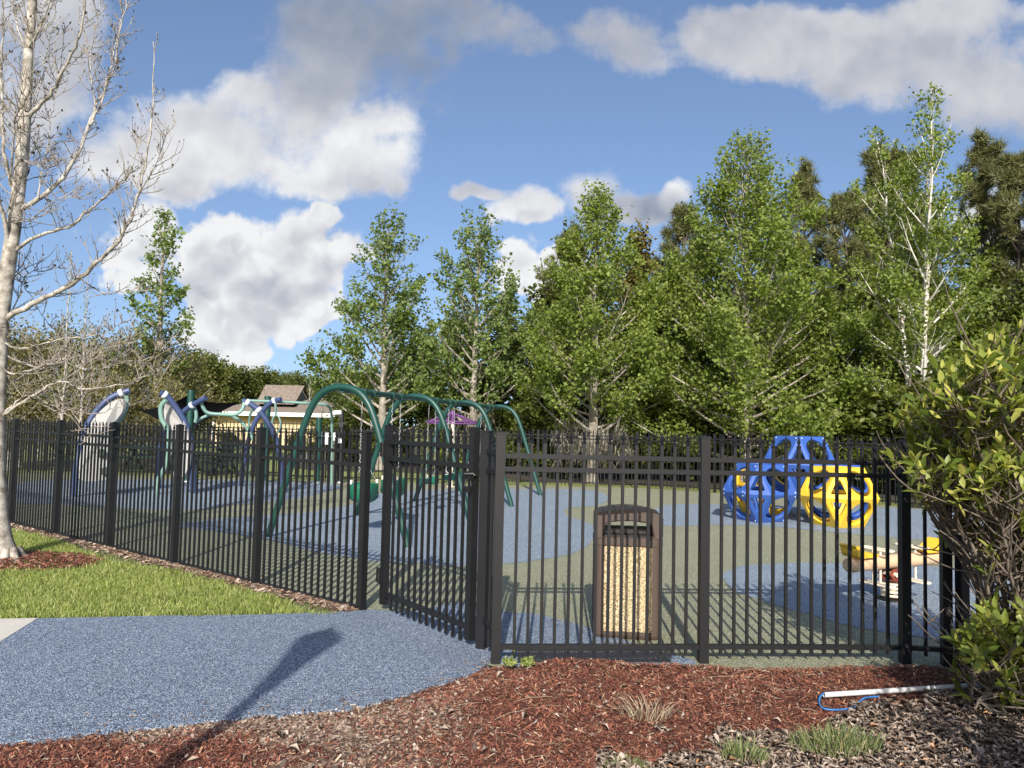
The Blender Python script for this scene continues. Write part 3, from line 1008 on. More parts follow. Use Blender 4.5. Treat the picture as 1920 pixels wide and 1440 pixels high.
# four rounded corner uprights carry the panels
for sx, sy in ((-1, -1), (1, -1), (1, 1), (-1, 1)):
    o = []
    for x_, y_ in [(HW, HW - .075), (HW, HW - .06)] + [(HW - .06 + .06 * cos(rad(a)), HW - .06 + .06 * sin(rad(a))) for a in (15, 30, 45, 60, 75)] + [(HW - .06, HW), (HW - .075, HW), (HW - .075, HW - .028), (HW - .028, HW - .075)]:
        o.append((x_ * sx, y_ * sy, 0))
    if sx * sy < 0: o.reverse()
    b = MB(); b.prism([RB @ Vector(p) + BC + Vector((0, 0, .055)) for p in o][::-1], (0, 0, .628))
    b.build('corner_post', M['brown'], bin_)
for k in range(4):
    R = RB @ Matrix.Rotation(k * pi / 2, 3, 'Z')
    b = MB(); b.box(BC + R @ Vector((0, -HW + .022, .369)), (2 * HW - .112, .022, .626), R)
    b.build('panel', M['aggregate'], bin_)
b = MB(); loft(b, [rr(HW + .001, .683), rr(HW + .004, .689), rr(HW + .004, .732), rr(HW - .004, .740)], BC, RB); b.build('rim', M['brown'], bin_)


def holed(mb, poly, thick, s=.78, c=1.25, nseg=40, lip=.012, hole=None, flip=False):
    """a flat convex plate with a rounded opening through it"""
    poly = [Vector(p) for p in poly]
    cen = sum(poly, Vector()) / len(poly)
    nrm = (poly[1] - poly[0]).cross(poly[2] - poly[1]).normalized()
    ax = (poly[1] - poly[0]).normalized(); ay = nrm.cross(ax)
    p2 = [((p - cen).dot(ax), (p - cen).dot(ay)) for p in poly]
    m_ = len(p2)

    def dist(th):
        dx, dy = cos(th), sin(th); best = 1e9
        for i in range(m_):
            (x1, y1), (x2, y2) = p2[i], p2[(i + 1) % m_]
            ex, ey = x2 - x1, y2 - y1; det = dx * -ey + ex * dy
            if abs(det) < 1e-9: continue
            t = (x1 * -ey + ex * y1) / det; s_ = (dx * y1 - dy * x1) / det
            if t > 0 and -1e-6 <= s_ <= 1 + 1e-6: best = min(best, t)
        return best
    th = sorted([2 * pi * k / nseg for k in range(nseg)] + [math.atan2(y, x) % (2 * pi) for x, y in p2])
    inr = min(dist(2 * pi * k / 180) for k in range(180))
    D = [dist(t) for t in th]
    Hr = hole(th, D) if hole else [min(s * d, c * inr) for d in D]
    n = len(th)
    pt = lambda r, t, z: cen + ax * (r * cos(t)) + ay * (r * sin(t)) + nrm * z
    L = [[pt(d, t, 0) for d, t in zip(D, th)], [pt(h + lip, t, 0) for h, t in zip(Hr, th)], [pt(h + lip * .3, t, -lip * .3) for h, t in zip(Hr, th)], [pt(h, t, -lip) for h, t in zip(Hr, th)],
         [pt(h, t, -thick) for h, t in zip(Hr, th)], [pt(max(d - thick * .8, h + .003), t, -thick) for d, h, t in zip(D, Hr, th)]]
    vs = [p for l in L for p in l]
    fs = []
    for i in range(len(L) - 1):
        for k in range(n):
            k2 = (k + 1) % n
            fs.append((i * n + k, i * n + k2, (i + 1) * n + k2, (i + 1) * n + k))
    mb.add(vs, fs)


# hood: two arched cheeks with a slot, closed sides and a curved roof
def arch_z(x): return .957 - .045 * (x / HW) ** 2
b = MB()
xs = [-HW + 2 * HW * k / 24 for k in range(25)]
outline = [(-HW + .0, .742), (HW, .742)] + [(x_, arch_z(x_) - (.022 if abs(x_) > HW - .001 else 0)) for x_ in reversed(xs)]
slot = [(-.185, .748), (.185, .748), (.180, .785), (.168, .835)] + [(.152 - .304 * k / 10, .852 + .016 * (1 - (2 * k / 10 - 1) ** 2)) for k in range(11)] + [(-.168, .835), (-.180, .785)]
for sy in (-1, 1):
    yo, yi = sy * HW, sy * (HW - .03)
    def ringpts(poly, N=72):
        # resample by angle about the middle of the slot
        c0 = Vector((0, .805)); out = []
        for k in range(N):
            a = 2 * pi * k / N; dx, dy = cos(a), sin(a); best = None
            for i in range(len(poly)):
                (x1, y1), (x2, y2) = poly[i], poly[(i + 1) % len(poly)]
                x1 -= c0.x; x2 -= c0.x; y1 -= c0.y; y2 -= c0.y
                ex, ey = x2 - x1, y2 - y1; det = dx * -ey + ex * dy
                if abs(det) < 1e-9: continue
                t = (x1 * -ey + ex * y1) / det; s_ = (dx * y1 - dy * x1) / det
                if t > 0 and -1e-6 <= s_ <= 1 + 1e-6 and (best is None or t < best): best = t
            out.append((c0.x + dx * best, c0.y + dy * best))
        return out
    ro, ri = ringpts(outline), ringpts(slot)
    rl = [(x_ * 1.06, 0.805 + (z_ - .805) * 1.15 if z_ > .78 else z_) for x_, z_ in ri]
    N = len(ro)
    loops = [[(x_, yo, z_) for x_, z_ in ro], [(x_, yo, z_) for x_, z_ in rl], [(x_, yo - sy * .012, z_) for x_, z_ in ri], [(x_, yi, z_) for x_, z_ in ri], [(x_, yi, z_) for x_, z_ in ro]]
    vs = [RB @ Vector(p) + BC for l in loops for p in l]
    fs = []
    for i in range(4):
        for k in range(N):
            k2 = (k + 1) % N
            f = (i * N + k, i * N + k2, (i + 1) * N + k2, (i + 1) * N + k)
            fs.append(f if sy < 0 else f[::-1])
    b.add(vs, fs)
for sx in (-1, 1):
    b.box(BC + RB @ Vector((sx * (HW - .015), 0, .815)), (.026, 2 * HW - .06, .146), RB)
top = [(x_, arch_z(x_) - (.022 if abs(x_) > HW - .001 else 0) + .002) for x_ in xs]
vs = []
for x_, z_ in top: vs += [RB @ Vector((x_ * 1.01, -HW - .003, z_)) + BC, RB @ Vector((x_ * 1.01, HW + .003, z_)) + BC, RB @ Vector((x_ * 1.0, -HW - .003, z_ - .016)) + BC, RB @ Vector((x_, HW + .003, z_ - .016)) + BC]
fs = []
for i in range(len(top) - 1):
    k = i * 4; q = k + 4
    fs += [(k, q, q + 1, k + 1), (k + 2, k + 3, q + 3, q + 2), (k, k + 2, q + 2, q), (k + 1, q + 1, q + 3, k + 3)]
b.add(vs, fs, False)
b.build('hood', M['brown'], bin_)
b = MB(); b.box(BC + RB @ Vector((0, 0, .752)), (.42, .42, .022), RB); b.box(BC + RB @ Vector((0, .06, .778)), (.40, .25, .04), RB); b.build('liner', M['black'], bin_)

# ================================================================== CLIMBING CUBES
W_, T_, Dg = 1.27, .445, .82
YC = P(1578, 900, 13.15); BCc = P(1425, 900, 13.65)
YC.z = 0; BCc.z = 0
gx_ = (YC - BCc); gx_.z = 0; gx_.normalize(); gy_ = Vector((-gx_.y, gx_.x, 0))
YC = BCc + gx_ * W_
cubes = empty('climbing_cubes', (BCc.x + gx_.x * .6, BCc.y + gx_.y * .6, 0), 'blue and yellow plastic climbing cubes stacked in a pile with round openings', 'climber')
RC = Matrix((gx_, gy_, Vector((0, 0, 1)))).transposed()


def module(c, m, label):
    h = .5
    top = [(0, -Dg / 2), (Dg / 2, 0), (0, Dg / 2), (-Dg / 2, 0)]
    eq = [(-T_ / 2, -W_ / 2), (T_ / 2, -W_ / 2), (W_ / 2, -T_ / 2), (W_ / 2, T_ / 2), (T_ / 2, W_ / 2), (-T_ / 2, W_ / 2), (-W_ / 2, T_ / 2), (-W_ / 2, -T_ / 2)]
    at = lambda p, z: RC @ Vector((p[0], p[1], z)) + c
    b, bo = MB(), MB()
    for sg in (1, -1):
        z2 = h + sg * h
        for k in range(4):
            tri = [at(eq[2 * k], h), at(eq[2 * k + 1], h), at(top[k], z2)]
            quad = [at(eq[2 * k + 1], h), at(eq[(2 * k + 2) % 8], h), at(top[(k + 1) % 4], z2), at(top[k], z2)]
            if sg < 0: tri.reverse(); quad.reverse()
            holed(b, tri, .055, s=.56, c=1.05)
            holed(b, quad, .055, s=.80, c=.80)
            cen = sum(quad, Vector()) / 4
            nr = (quad[1] - quad[0]).cross(quad[2] - quad[1]).normalized()
            for q in quad:
                p = cen + (q - cen) * .86
                bo.tube([p, p + nr * .008], .014, 6)
        sq = [at(t, z2) for t in top]
        if sg < 0: sq.reverse()
        holed(b, sq, .04, s=.74, c=.74)
    o = b.build('module', m, cubes)
    o['label'] = label
    if m is M['blue']: bo.build('bolts', M['bolt'], o)
    else: bo.build('bolts', M['yellow'], o)


module(BCc, M['blue'], 'blue lower module on the left')
module(YC, M['yellow'], 'yellow lower module in front')
module(BCc + gy_ * W_, M['yellow'], 'yellow lower module behind the blue one')
module(YC + gy_ * W_, M['blue'], 'blue lower module behind the yellow one')
module(BCc + gx_ * W_ / 2 + gy_ * W_ / 2 + Vector((0, 0, .5)), M['blue'], 'blue upper module nested on top')

# ================================================================== SPRING SEESAW
SC = Vector((3.66, 7.35, 0)); sdv = Vector((.89, .45, 0)).normalized(); sn = Vector((-sdv.y, sdv.x, 0)); UZ = Vector((0, 0, 1))
see = empty('spring_seesaw', SC, 'beige spring seesaw with yellow seats on the blue rubber', 'seesaw')
S = lambda a, l, z: SC + sdv * a + sn * l + UZ * z
hz = .365
b = MB(); b.tube([S(-.64, 0, hz), S(-.635, 0, hz), S(-.60, 0, hz), S(.60, 0, hz), S(.635, 0, hz), S(.64, 0, hz)], [.045, .062, .066, .066, .062, .045], 18); b.build('beam', M['beige'], see)
b = MB()
for t in (-.56, .56): b.tube([S(t - .02, 0, hz), S(t + .02, 0, hz)], .070, 18)
b.build('end_collar', M['beige'], see)
for sg in (-1, 1):
    prof = [(.625, .155), (.645, .175), (.632, .188), (.60, .180), (.56, .150), (.50, .115), (.43, .102), (.36, .104), (.335, .09), (.36, .068), (.58, .068), (.615, .10)]
    pts = [S(sg * a, -.092, hz + z_) for a, z_ in prof]
    b = MB(); b.prism(pts if sg > 0 else pts[::-1], sn * .184); b.build('seat', M['yellow'], see)
    for nm, z0, a0, a1, wd in (('handle', .125, .20, .30, .165), ('footrest', -.195, .20, .30, .175)):
        b = MB()
        lp_ = []
        rr0 = (a1 - a0) / 2
        for k in range(24):
            an = 2 * pi * (k + .5) / 24
            lp_.append(S(sg * ((a0 + a1) / 2 + rr0 * cos(an)), (wd - rr0) * (1 if sin(an) > 0 else -1) + rr0 * sin(an), hz + z0))
        b.tube(lp_ + [lp_[0], lp_[1]], .0115, 8, False)
        zc = hz + z0
        b.tube([S(sg * a0, 0, hz + (.05 if z0 > 0 else -.05)), S(sg * a0, 0, zc)], .0115, 8)
        b.tube([S(sg * a1, 0, hz + (.05 if z0 > 0 else -.05)), S(sg * a1, 0, zc)], .0115, 8)
        b.build(nm, M['cream'], see)
b = MB()
for l in (-.062, .062):
    q = [S(-.15, l, hz - .11), S(-.085, l, hz - .165), S(.085, l, hz - .165), S(.15, l, hz - .11), S(.085, l, hz - .06), S(-.085, l, hz - .06)]
    b.prism(q, sn * .012)
b.box(S(0, 0, hz - .165), (.2, .2, .016), Matrix((sdv, sn, UZ)).transposed())
pl = b.build('bracket', M['rust'], see)
b = MB()
for a in (-.08, .08):
    b.tube([S(a, -.086, hz - .112), S(a, .086, hz - .112)], .021, 10)
b.build('bolt', M['cream'], pl)
b = MB(); sp_ = []
for k in range(110):
    t = k / 109; an = t * 2 * pi * 4.3
    sp_.append(S(.115 * cos(an), .115 * sin(an), .03 + t * (hz - .21)))
b.tube(sp_, .0135, 8); b.build('spring', M['cream'], see)
b = MB(); b.lathe(S(0, 0, 0), [(.16, .004), (.16, .016), (.13, .022)], 20); b.build('base_plate', M['black'], see)

# ================================================================== SWING SET
A0 = [G(503, 1006), G(765, 1026)]
sw_root = empty('swing_set', (A0[0].lerp(A0[1], .5)), 'long dark green swing frame of four arches behind the gate', 'swing set')
step = Vector((.66, 2.62, 0))
HT = 2.02
beam_pts = []
for k in range(4):
    l = A0[0] + step * k; r = A0[1] + step * k
    mid = l.lerp(r, .5); d = (r - l); wv = d.length / 2; d.normalize()
    pts = []
    w_top = .33
    for s_, z_ in ((-1, 0), (-.86, .45), (-.72, .90), (-.60, 1.28), (-.50, 1.58), (-.40, 1.80), (-.27, 1.95), (-.1, HT), (.1, HT), (.27, 1.95), (.40, 1.80), (.50, 1.58), (.60, 1.28), (.72, .90), (.86, .45), (1, 0)):
        pts.append(mid + d * (wv * s_) + UZ * z_)
    b = MB(); b.tube(spline(pts, 3), .047, 12); ar = b.build('arch', M['green'], sw_root)
    b = MB()
    for p, q in ((pts[3], pts[2]), (pts[12], pts[13])):
        b.tube([p, p.lerp(q, .12)], .058, 12)
    b.build('pipe_collar', M['green'], ar)
    beam_pts.append(mid + UZ * (HT - .03))
b = MB(); b.tube([beam_pts[0], beam_pts[-1]], .040, 12); b.build('beam', M['green'], sw_root)
du = step.normalized(); dl = Vector((du.y, -du.x, 0))
for k in range(3):
    for t in (.25, .37, .63, .75):
        p = beam_pts[k].lerp(beam_pts[k + 1], t)
        b = MB(); b.tube([p - du * .03, p + du * .03], .058, 10); b.box(p - UZ * .065, (.03, .03, .06)); b.build('hanger', M['green'], sw_root)


def chain(mb, a, e, r=.006):
    n = max(2, int((Vector(e) - Vector(a)).length / .045))
    a, e = Vector(a), Vector(e); dd = (e - a).normalized(); o1 = dd.orthogonal().normalized(); o2 = dd.cross(o1)
    for i in range(n):
        p = a.lerp(e, (i + .5) / n); o = o1 if i % 2 else o2
        h = dd * .024
        mb.tube([p - h, p - h * .6 + o * .009, p + h * .6 + o * .009, p + h, p + h * .6 - o * .009, p - h * .6 - o * .009, p - h], .0032, 4, False)


def bucket_swing(k, tc, zs, label):
    q = [beam_pts[k].lerp(beam_pts[k + 1], tc + s_ * .06) for s_ in (-1, 1)]
    c = q[0].lerp(q[1], .5); c.z = 0
    r = empty('bucket_swing', c + UZ * zs, label, 'swing', 'bucket swings')
    b = MB()
    top = [c + du * x_ + dl * y_ + UZ * (zs + .27) for x_, y_ in rounded_rect(.20, .16, .10, 4)]
    loops = []
    for f, z_ in ((1.0, .27), (1.02, .20), (.98, .10), (.86, .03), (.6, 0.0)):
        loops.append([c + (p - c - UZ * (zs + .27)) * f + UZ * (zs + z_) for p in top])
    for f, z_ in ((.5, .02), (.78, .05), (.9, .10), (.93, .27)):
        loops.append([c + (p - c - UZ * (zs + .27)) * f + UZ * (zs + z_) for p in top])
    n = len(top); vs = [p for l in loops for p in l]
    fs = [(i * n + j, i * n + (j + 1) % n, (i + 1) * n + (j + 1) % n, (i + 1) * n + j) for i in range(len(loops) - 1) for j in range(n)]
    fs += [((len(loops) - 1) * n + j, (len(loops) - 1) * n + (j + 1) % n, (j + 1) % n, j) for j in range(n)]
    # leave the two leg holes open on the front and back
    b.add(vs, fs, True); b.build('seat', M['green_plastic'], r)
    b = MB()
    for sd_ in (-1, 1):
        for xx in (-.105, .105):
            lp_ = [c + du * (xx + .048 * cos(a)) + dl * (sd_ * .150) + UZ * (zs + .11 + .055 * sin(a)) for a in [2 * pi * i / 14 for i in range(15)]]
            b.tube(lp_, .010, 6, False)
    b.build('leg_opening', M['green'], r)
    for i, sg in enumerate((-1, 1)):
        b = MB()
        join = c + du * sg * .17 + UZ * (zs + .46)
        chain(b, q[i] - UZ * .09, join)
        for y_ in (-.12, .12):
            chain(b, join, c + du * sg * .17 + dl * y_ + UZ * (zs + .27))
        b.build('chain', M['steel'], r)
    b = MB()
    for sg in (-1, 1):
        for y_ in (-.12, .12): b.box(c + du * sg * .17 + dl * y_ + UZ * (zs + .29), (.03, .03, .06))
    b.build('clip', M['cream'], r)


bucket_swing(0, .30, .44, 'green bucket swing hanging nearest to the first green arch')
bucket_swing(0, .70, .44, 'green bucket swing hanging farther from the first green arch')


def belt_swing(k, tc, zs, label):
    q = [beam_pts[k].lerp(beam_pts[k + 1], tc + s_ * .06) for s_ in (-1, 1)]
    c = q[0].lerp(q[1], .5); c.z = 0
    r = empty('belt_swing', c + UZ * zs, label, 'swing', 'belt swings')
    pts = [c + du * x_ + UZ * (zs + .10 * (x_ / .22) ** 2) for x_ in [-.24 + .48 * i / 12 for i in range(13)]]
    vs, fs = [], []
    for p in pts: vs += [p + dl * .08 + UZ * .008, p - dl * .08 + UZ * .008, p - dl * .08 - UZ * .008, p + dl * .08 - UZ * .008]
    for i in range(12):
        for j in range(4): fs.append((i * 4 + j, i * 4 + (j + 1) % 4, i * 4 + 4 + (j + 1) % 4, i * 4 + 4 + j))
    b = MB(); b.add(vs, fs + [(3, 2, 1, 0), (48, 49, 50, 51)]); b.build('seat', M['green_plastic'], r)
    for i, sg in enumerate((-1, 1)):
        b = MB()
        chain(b, q[i] - UZ * .09, c + du * sg * .24 + UZ * (zs + .13))
        e = c + du * sg * .24 + UZ * (zs + .20)
        b.tube([e - dl * .06 - UZ * .08, e, e + dl * .06 - UZ * .08, e - dl * .06 - UZ * .08], .007, 6, False)
        b.build('chain', M['steel'], r)


belt_swing(1, .30, .52, 'green belt swing in the middle bay nearest the bucket swings')
belt_swing(1, .70, .52, 'green belt swing in the middle bay nearest the purple spinner')
belt_swing(2, .5, .60, 'single green belt swing in the farthest bay of the frame')

# ================================================================== PURPLE SPINNER
SPc = G(845, 913); SPc.z = 0
spin = empty('overhead_spinner', SPc, 'purple overhead spinner wheel on a cream pole beyond the swings', 'spinner')
b = MB(); b.tube([SPc, SPc + UZ * 1.66], .05, 12); b.lathe(SPc, [(.10, 0), (.10, .02), (.06, .03)], 12); b.build('pole', M['cream'], spin)
b = MB(); Rr = .66
for zz, r_ in ((1.60, Rr), (1.655, Rr)):
    lp_ = [SPc + Vector((r_ * cos(a), r_ * sin(a), zz)) for a in [2 * pi * i / 28 for i in range(30)]]
    b.tube(lp_, .019, 6, False)
b.build('ring', M['purple'], spin)
for k in range(6):
    a = 2 * pi * k / 6 + .3; e = SPc + Vector((Rr * cos(a), Rr * sin(a), 1.63))
    b = MB(); b.tube([SPc + UZ * 1.88, e], .02, 6); b.tube([SPc + UZ * 1.66, e], .016, 6); b.tube([e + UZ * .03, e - UZ * .03], .022, 6); b.build('spoke', M['purple'], spin)
b = MB(); b.lathe(SPc, [(.06, 1.64), (.075, 1.66), (.075, 1.86), (.05, 1.92), (0, 1.94)], 12); b.build('hub', M['purple'], spin)

# ================================================================== ARCH CLIMBER ON THE LEFT
cl_root = empty('arch_climber', G(300, 920), 'play climber of blue arches, seafoam bars and grey climbing panels', 'climber')


def trace(px, Y0, Y1=None):
    Y1 = Y0 if Y1 is None else Y1
    n = len(px) - 1
    return [P(x_, y_, Y0 + (Y1 - Y0) * i / n) for i, (x_, y_) in enumerate(px)]


def foot(px, Y):  # px path ends on the ground
    p = trace(px, Y); q = p[-1]
    g = Vector((q.x, q.y, 0)); p[-1] = g if q.z < .25 else q
    return p


def arch_tube(px, Y0, Y1, r, m, name, ends=True, n=10):
    p = trace(px, Y0, Y1)
    if p[0].z < .3: p[0].z = -.01
    if p[-1].z < .3: p[-1].z = -.01
    b = MB(); sp__ = spline(p, 6); b.tube(sp__, r, n)
    return b.build(name, m, cl_root), sp__


def collar(pos, d, r=.10, w=.035, par=None):
    b = MB(); d = Vector(d).normalized(); b.tube([pos - d * w, pos - d * w * .7, pos + d * w * .7, pos + d * w], [r * .8, r, r, r * .8], 12); b.build('clamp', M['clamp'], par or cl_root)


a1, s1 = arch_tube([(138, 936), (143, 880), (152, 828), (168, 790), (192, 758), (217, 741), (243, 732)], 15.0, 15.4, .062, M['arch_blue'], 'blue_arch')
collar(s1[-5], s1[-5] - s1[-6], .082, .04, a1)
a2, s2 = arch_tube([(362, 920), (361, 870), (357, 825), (347, 792), (330, 764), (314, 744), (301, 736)], 16.3, 15.8, .062, M['arch_blue'], 'blue_arch')
collar(s2[-5], s2[-5] - s2[-6], .082, .04, a2)
a3, s3 = arch_tube([(297, 912), (299, 870), (304, 830), (316, 800), (335, 780), (360, 760), (386, 746)], 17.2, 16.6, .058, M['arch_blue'], 'blue_arch')
collar(s3[-7], s3[-7] - s3[-8], .078, .036, a3); collar(s3[-13], s3[-13] - s3[-14], .078, .036, a3)
a4, s4 = arch_tube([(527, 922), (527, 878), (521, 836), (508, 802), (488, 772), (470, 758), (454, 751)], 17.3, 17.0, .062, M['arch_blue'], 'blue_arch')
collar(s4[-5], s4[-5] - s4[-6], .082, .04, a4); collar(s4[-12], s4[-12] - s4[-13], .082, .04, a4)
a5, s5 = arch_tube([(452, 912), (457, 868), (466, 826), (478, 792), (496, 766), (512, 753), (527, 749)], 18.4, 18.0, .058, M['arch_blue'], 'blue_arch')
collar(s5[-6], s5[-6] - s5[-7], .078, .036, a5)
for px, y0, y1, r in (([(237, 742), (238, 758), (230, 780), (216, 800), (211, 830), (210, 870), (212, 897)], 15.4, 15.5, .045),
                      ([(312, 750), (302, 762), (303, 785), (313, 805), (317, 840), (311, 872), (297, 900), (292, 928)], 15.8, 15.9, .048),
                      ([(358, 758), (366, 768), (368, 780), (366, 792)], 16.8, 16.8, .040),
                      ([(375, 748), (380, 762), (390, 774), (420, 777), (441, 777), (454, 768), (458, 752)], 16.7, 17.0, .040),
                      ([(366, 793), (378, 784), (398, 777), (425, 777), (446, 786), (462, 802), (476, 826)], 16.9, 17.3, .034),
                      ([(476, 765), (469, 778), (467, 800), (466, 850), (465, 912)], 17.1, 17.6, .030),
                      ([(516, 755), (517, 768), (517, 776)], 18.0, 18.0, .028)):
    arch_tube(px, y0, y1, r, M['seafoam'], 'curved_bar', n=8)
# ring handles
for cx_, cy_, rx, ry, Y_ in ((518, 795, 8, 16, 17.9),):
    lp_ = [P(cx_ + rx * cos(a) * 1.0, cy_ + ry * sin(a), Y_) for a in [2 * pi * i / 18 for i in range(20)]]
    b = MB(); b.tube(lp_, .022, 6, False); b.tube([P(517, 776, Y_), P(517, 780, Y_)], .03, 6); b.build('ring_handle', M['seafoam'], cl_root)


def slab(px, Y0, Y1, holds):
    pts = trace(px, Y0, Y1)
    cen = sum(pts, Vector()) / len(pts)
    pts = spline(pts, 4, True)
    b = MB(); b.prism(pts, Vector((.02, .07, 0))); o = b.build('climbing_panel', M['wall_grey'], cl_root)
    for hx, hy, r in holds:
        # hold sits on the panel face
        p = P(hx, hy, (Y0 + Y1) / 2 - .03)
        b = MB(); b.tube([p + Vector((0, .02, 0)), p, p - Vector((0, .02, 0))], [r, r, r * .75], 14); b.build('handhold', M['dark_hold'], o)


slab([(149, 899), (151, 850), (158, 820), (176, 784), (200, 760), (222, 748), (231, 752), (229, 772), (213, 796), (207, 830), (206, 870), (205, 897)], 15.05, 15.35, [(161, 870, .085), (190, 850, .085), (197, 884, .085)])
slab([(320, 748), (333, 766), (347, 796), (354, 828), (353, 870), (344, 893), (325, 892), (322, 860), (320, 820), (312, 798), (307, 775), (310, 757)], 15.95, 16.15, [(320, 877, .075), (329, 853, .06)])
# net ropes inside the climber
b = MB()
for k in range(7):
    p, q = P(382 + k * 12, 800 + (k % 3) * 6, 17.2), P(392 + k * 11, 893, 17.6); b.tube([p, q], .011, 5, False)
for k in range(5):
    p, q = P(376, 812 + k * 18, 17.25), P(468, 806 + k * 20, 17.5); b.tube([p, p.lerp(q, .5) - UZ * .06, q], .011, 5, False)
b.build('rope_net', M['black'], cl_root)
# long overhead bar ending in a bent post
b = MB(); pp = trace([(463, 751), (540, 754), (604, 758), (616, 762), (621, 772), (622, 800), (622, 905)], 18.0, 19.6); pp[-1].z = 0
b.tube(spline(pp, 6), .034, 8); b.build('overhead_bar', M['seafoam'], cl_root)

# ================================================================== SHADE SAIL AND POSTS
def pole(name, px, ytop, Y, r, m, label, cat):
    p = P(px, 850, Y); p.z = 0; t = P(px, ytop, Y).z
    e = empty(name, p, label, cat)
    b = MB(); b.tube([p, p + UZ * t], r, 12); b.lathe(p, [(r * 1.08, t - .01), (r * 1.08, t + .01), (0, t + .03)], 12); b.build('shaft', m, e)
    b = MB(); b.lathe(p, [(r * 2.2, 0), (r * 2.2, .02), (r * 1.2, .05)], 12); b.build('base_plate', M['steel'], e)
    return e, p


pole('shade_post', 353, 733, 19.4, .085, M['green'], 'dark green shade post rising behind the left climbing panel', 'post')
pole('shade_post', 498, 744, 19.8, .085, M['green'], 'dark green shade post in front of the yellow building', 'post')
pole('shade_post', 596, 784, 19.9, .075, M['green'], 'shorter dark green post beside the first swing arch', 'post')
sail_pts = [P(262, 768, 22.5), P(352, 741, 19.45), P(451, 753, 20.5), P(335, 832, 20.4)]
# doubly curved sheet between four corners, hems pulled inward
N = 14; vs, fs = [], []
for i in range(N + 1):
    for j in range(N + 1):
        u_, v_ = i / N, j / N
        cu_, cv_ = .5 + (u_ - .5) * (1 - .22 * sin(pi * v_)), .5 + (v_ - .5) * (1 - .22 * sin(pi * u_))
        p = sail_pts[0] * (1 - cu_) * (1 - cv_) + sail_pts[1] * cu_ * (1 - cv_) + sail_pts[2] * cu_ * cv_ + sail_pts[3] * (1 - cu_) * cv_
        vs.append(p - UZ * .12 * sin(pi * u_) * sin(pi * v_))
for i in range(N):
    for j in range(N): fs.append((i * (N + 1) + j, (i + 1) * (N + 1) + j, (i + 1) * (N + 1) + j + 1, i * (N + 1) + j + 1))
nv_ = len(vs)
vs += [v - UZ * .012 for v in vs]; fs += [tuple(reversed([k + nv_ for k in f])) for f in fs]
b = MB(); b.add(vs, fs, True); sl = b.build('shade_sail', M['sail'], None, loc=sail_pts[1])
tag(sl, 'black fabric shade sail stretched behind the blue arches', 'shade sail')

# ================================================================== CAMERA POST, BOXES, TABLES
e, p = pole('camera_post', 639, 772, 20.1, .055, M['black'], 'black post with a white surveillance camera on top', 'post')
t = P(639, 772, 20.1).z
b = MB(); b.tube([p + Vector((-.03, -.03, t - .02)), p + Vector((-.20, -.10, t - .035))], [.065, .06], 12); b.lathe(p + Vector((-.20, -.10, 0)), [(0, t - .12), (.06, t - .09), (.07, t - .05), (.05, t)], 12); b.build('camera', M['white_box'], e)
b = MB(); b.box(p + Vector((-.02, -.01, t - .13)), (.10, .12, .10)); b.box(p + Vector((0, -.02, t - .30)), (.22, .06, .05)); b.box(p + Vector((0, -.02, t - .36)), (.10, .10, .10)); b.build('bracket', M['black'], e)
b = MB(); b.box(p + Vector((-.02, -.07, P(636, 826, 20.1).z)), (.14, .05, .13)); b.build('junction_box', M['white_box'], e)


def cabinet(px, ytop, w, h, label):
    p = P(px, 850, 20.3); p.z = 0; t = P(px, ytop, 20.3).z
    e = empty('utility_box', p, label, 'utility box')
    b = MB(); b.box(p + UZ * (t - h / 2), (w, .10, h)); b.box(p + Vector((0, -.055, t - h / 2)), (w * .86, .012, h * .88)); b.box(p + UZ * (t + .006), (w + .03, .14, .012)); b.build('cabinet', M['white_box'], e)
    b = MB(); b.box(p + UZ * (t - h) / 2, (.06, .06, t - h)); b.build('stand', M['siding_dark'], e)


cabinet(609, 812, .20, .30, 'small pale utility box on a stand left of the black camera post')
cabinet(625, 812, .13, .20, 'smaller white utility box close to the black camera post')


def picnic(px, Y, label):
    p = P(px, 850, Y); p.z = 0
    e = empty('picnic_table', p, label, 'picnic table', 'picnic tables beyond the climber')
    b = MB()
    b.box(p + UZ * .75, (1.7, .75, .04)); b.build('tabletop', M['green'], e)
    for sg in (-1, 1):
        b = MB(); b.box(p + Vector((0, sg * .68, .45)), (1.7, .27, .035)); b.build('bench', M['green'], e)
    for sg in (-1, 1):
        b = MB(); b.bar(p + Vector((sg * .55, -.62, 0)), p + Vector((sg * .55, .25, .73)), .05, .05); b.bar(p + Vector((sg * .55, .62, 0)), p + Vector((sg * .55, -.25, .73)), .05, .05); b.bar(p + Vector((sg * .6, -.68, .41)), p + Vector((sg * .6, .68, .41)), .05, .05)
        b.build('leg_frame', M['black'], e)


picnic(285, 21.5 + 1.5, 'dark green picnic table between the two climbing panels')
picnic(395, 23.2, 'dark green picnic table under the shade sail')
picnic(452, 23.0, 'dark green picnic table behind the crossed blue arches')

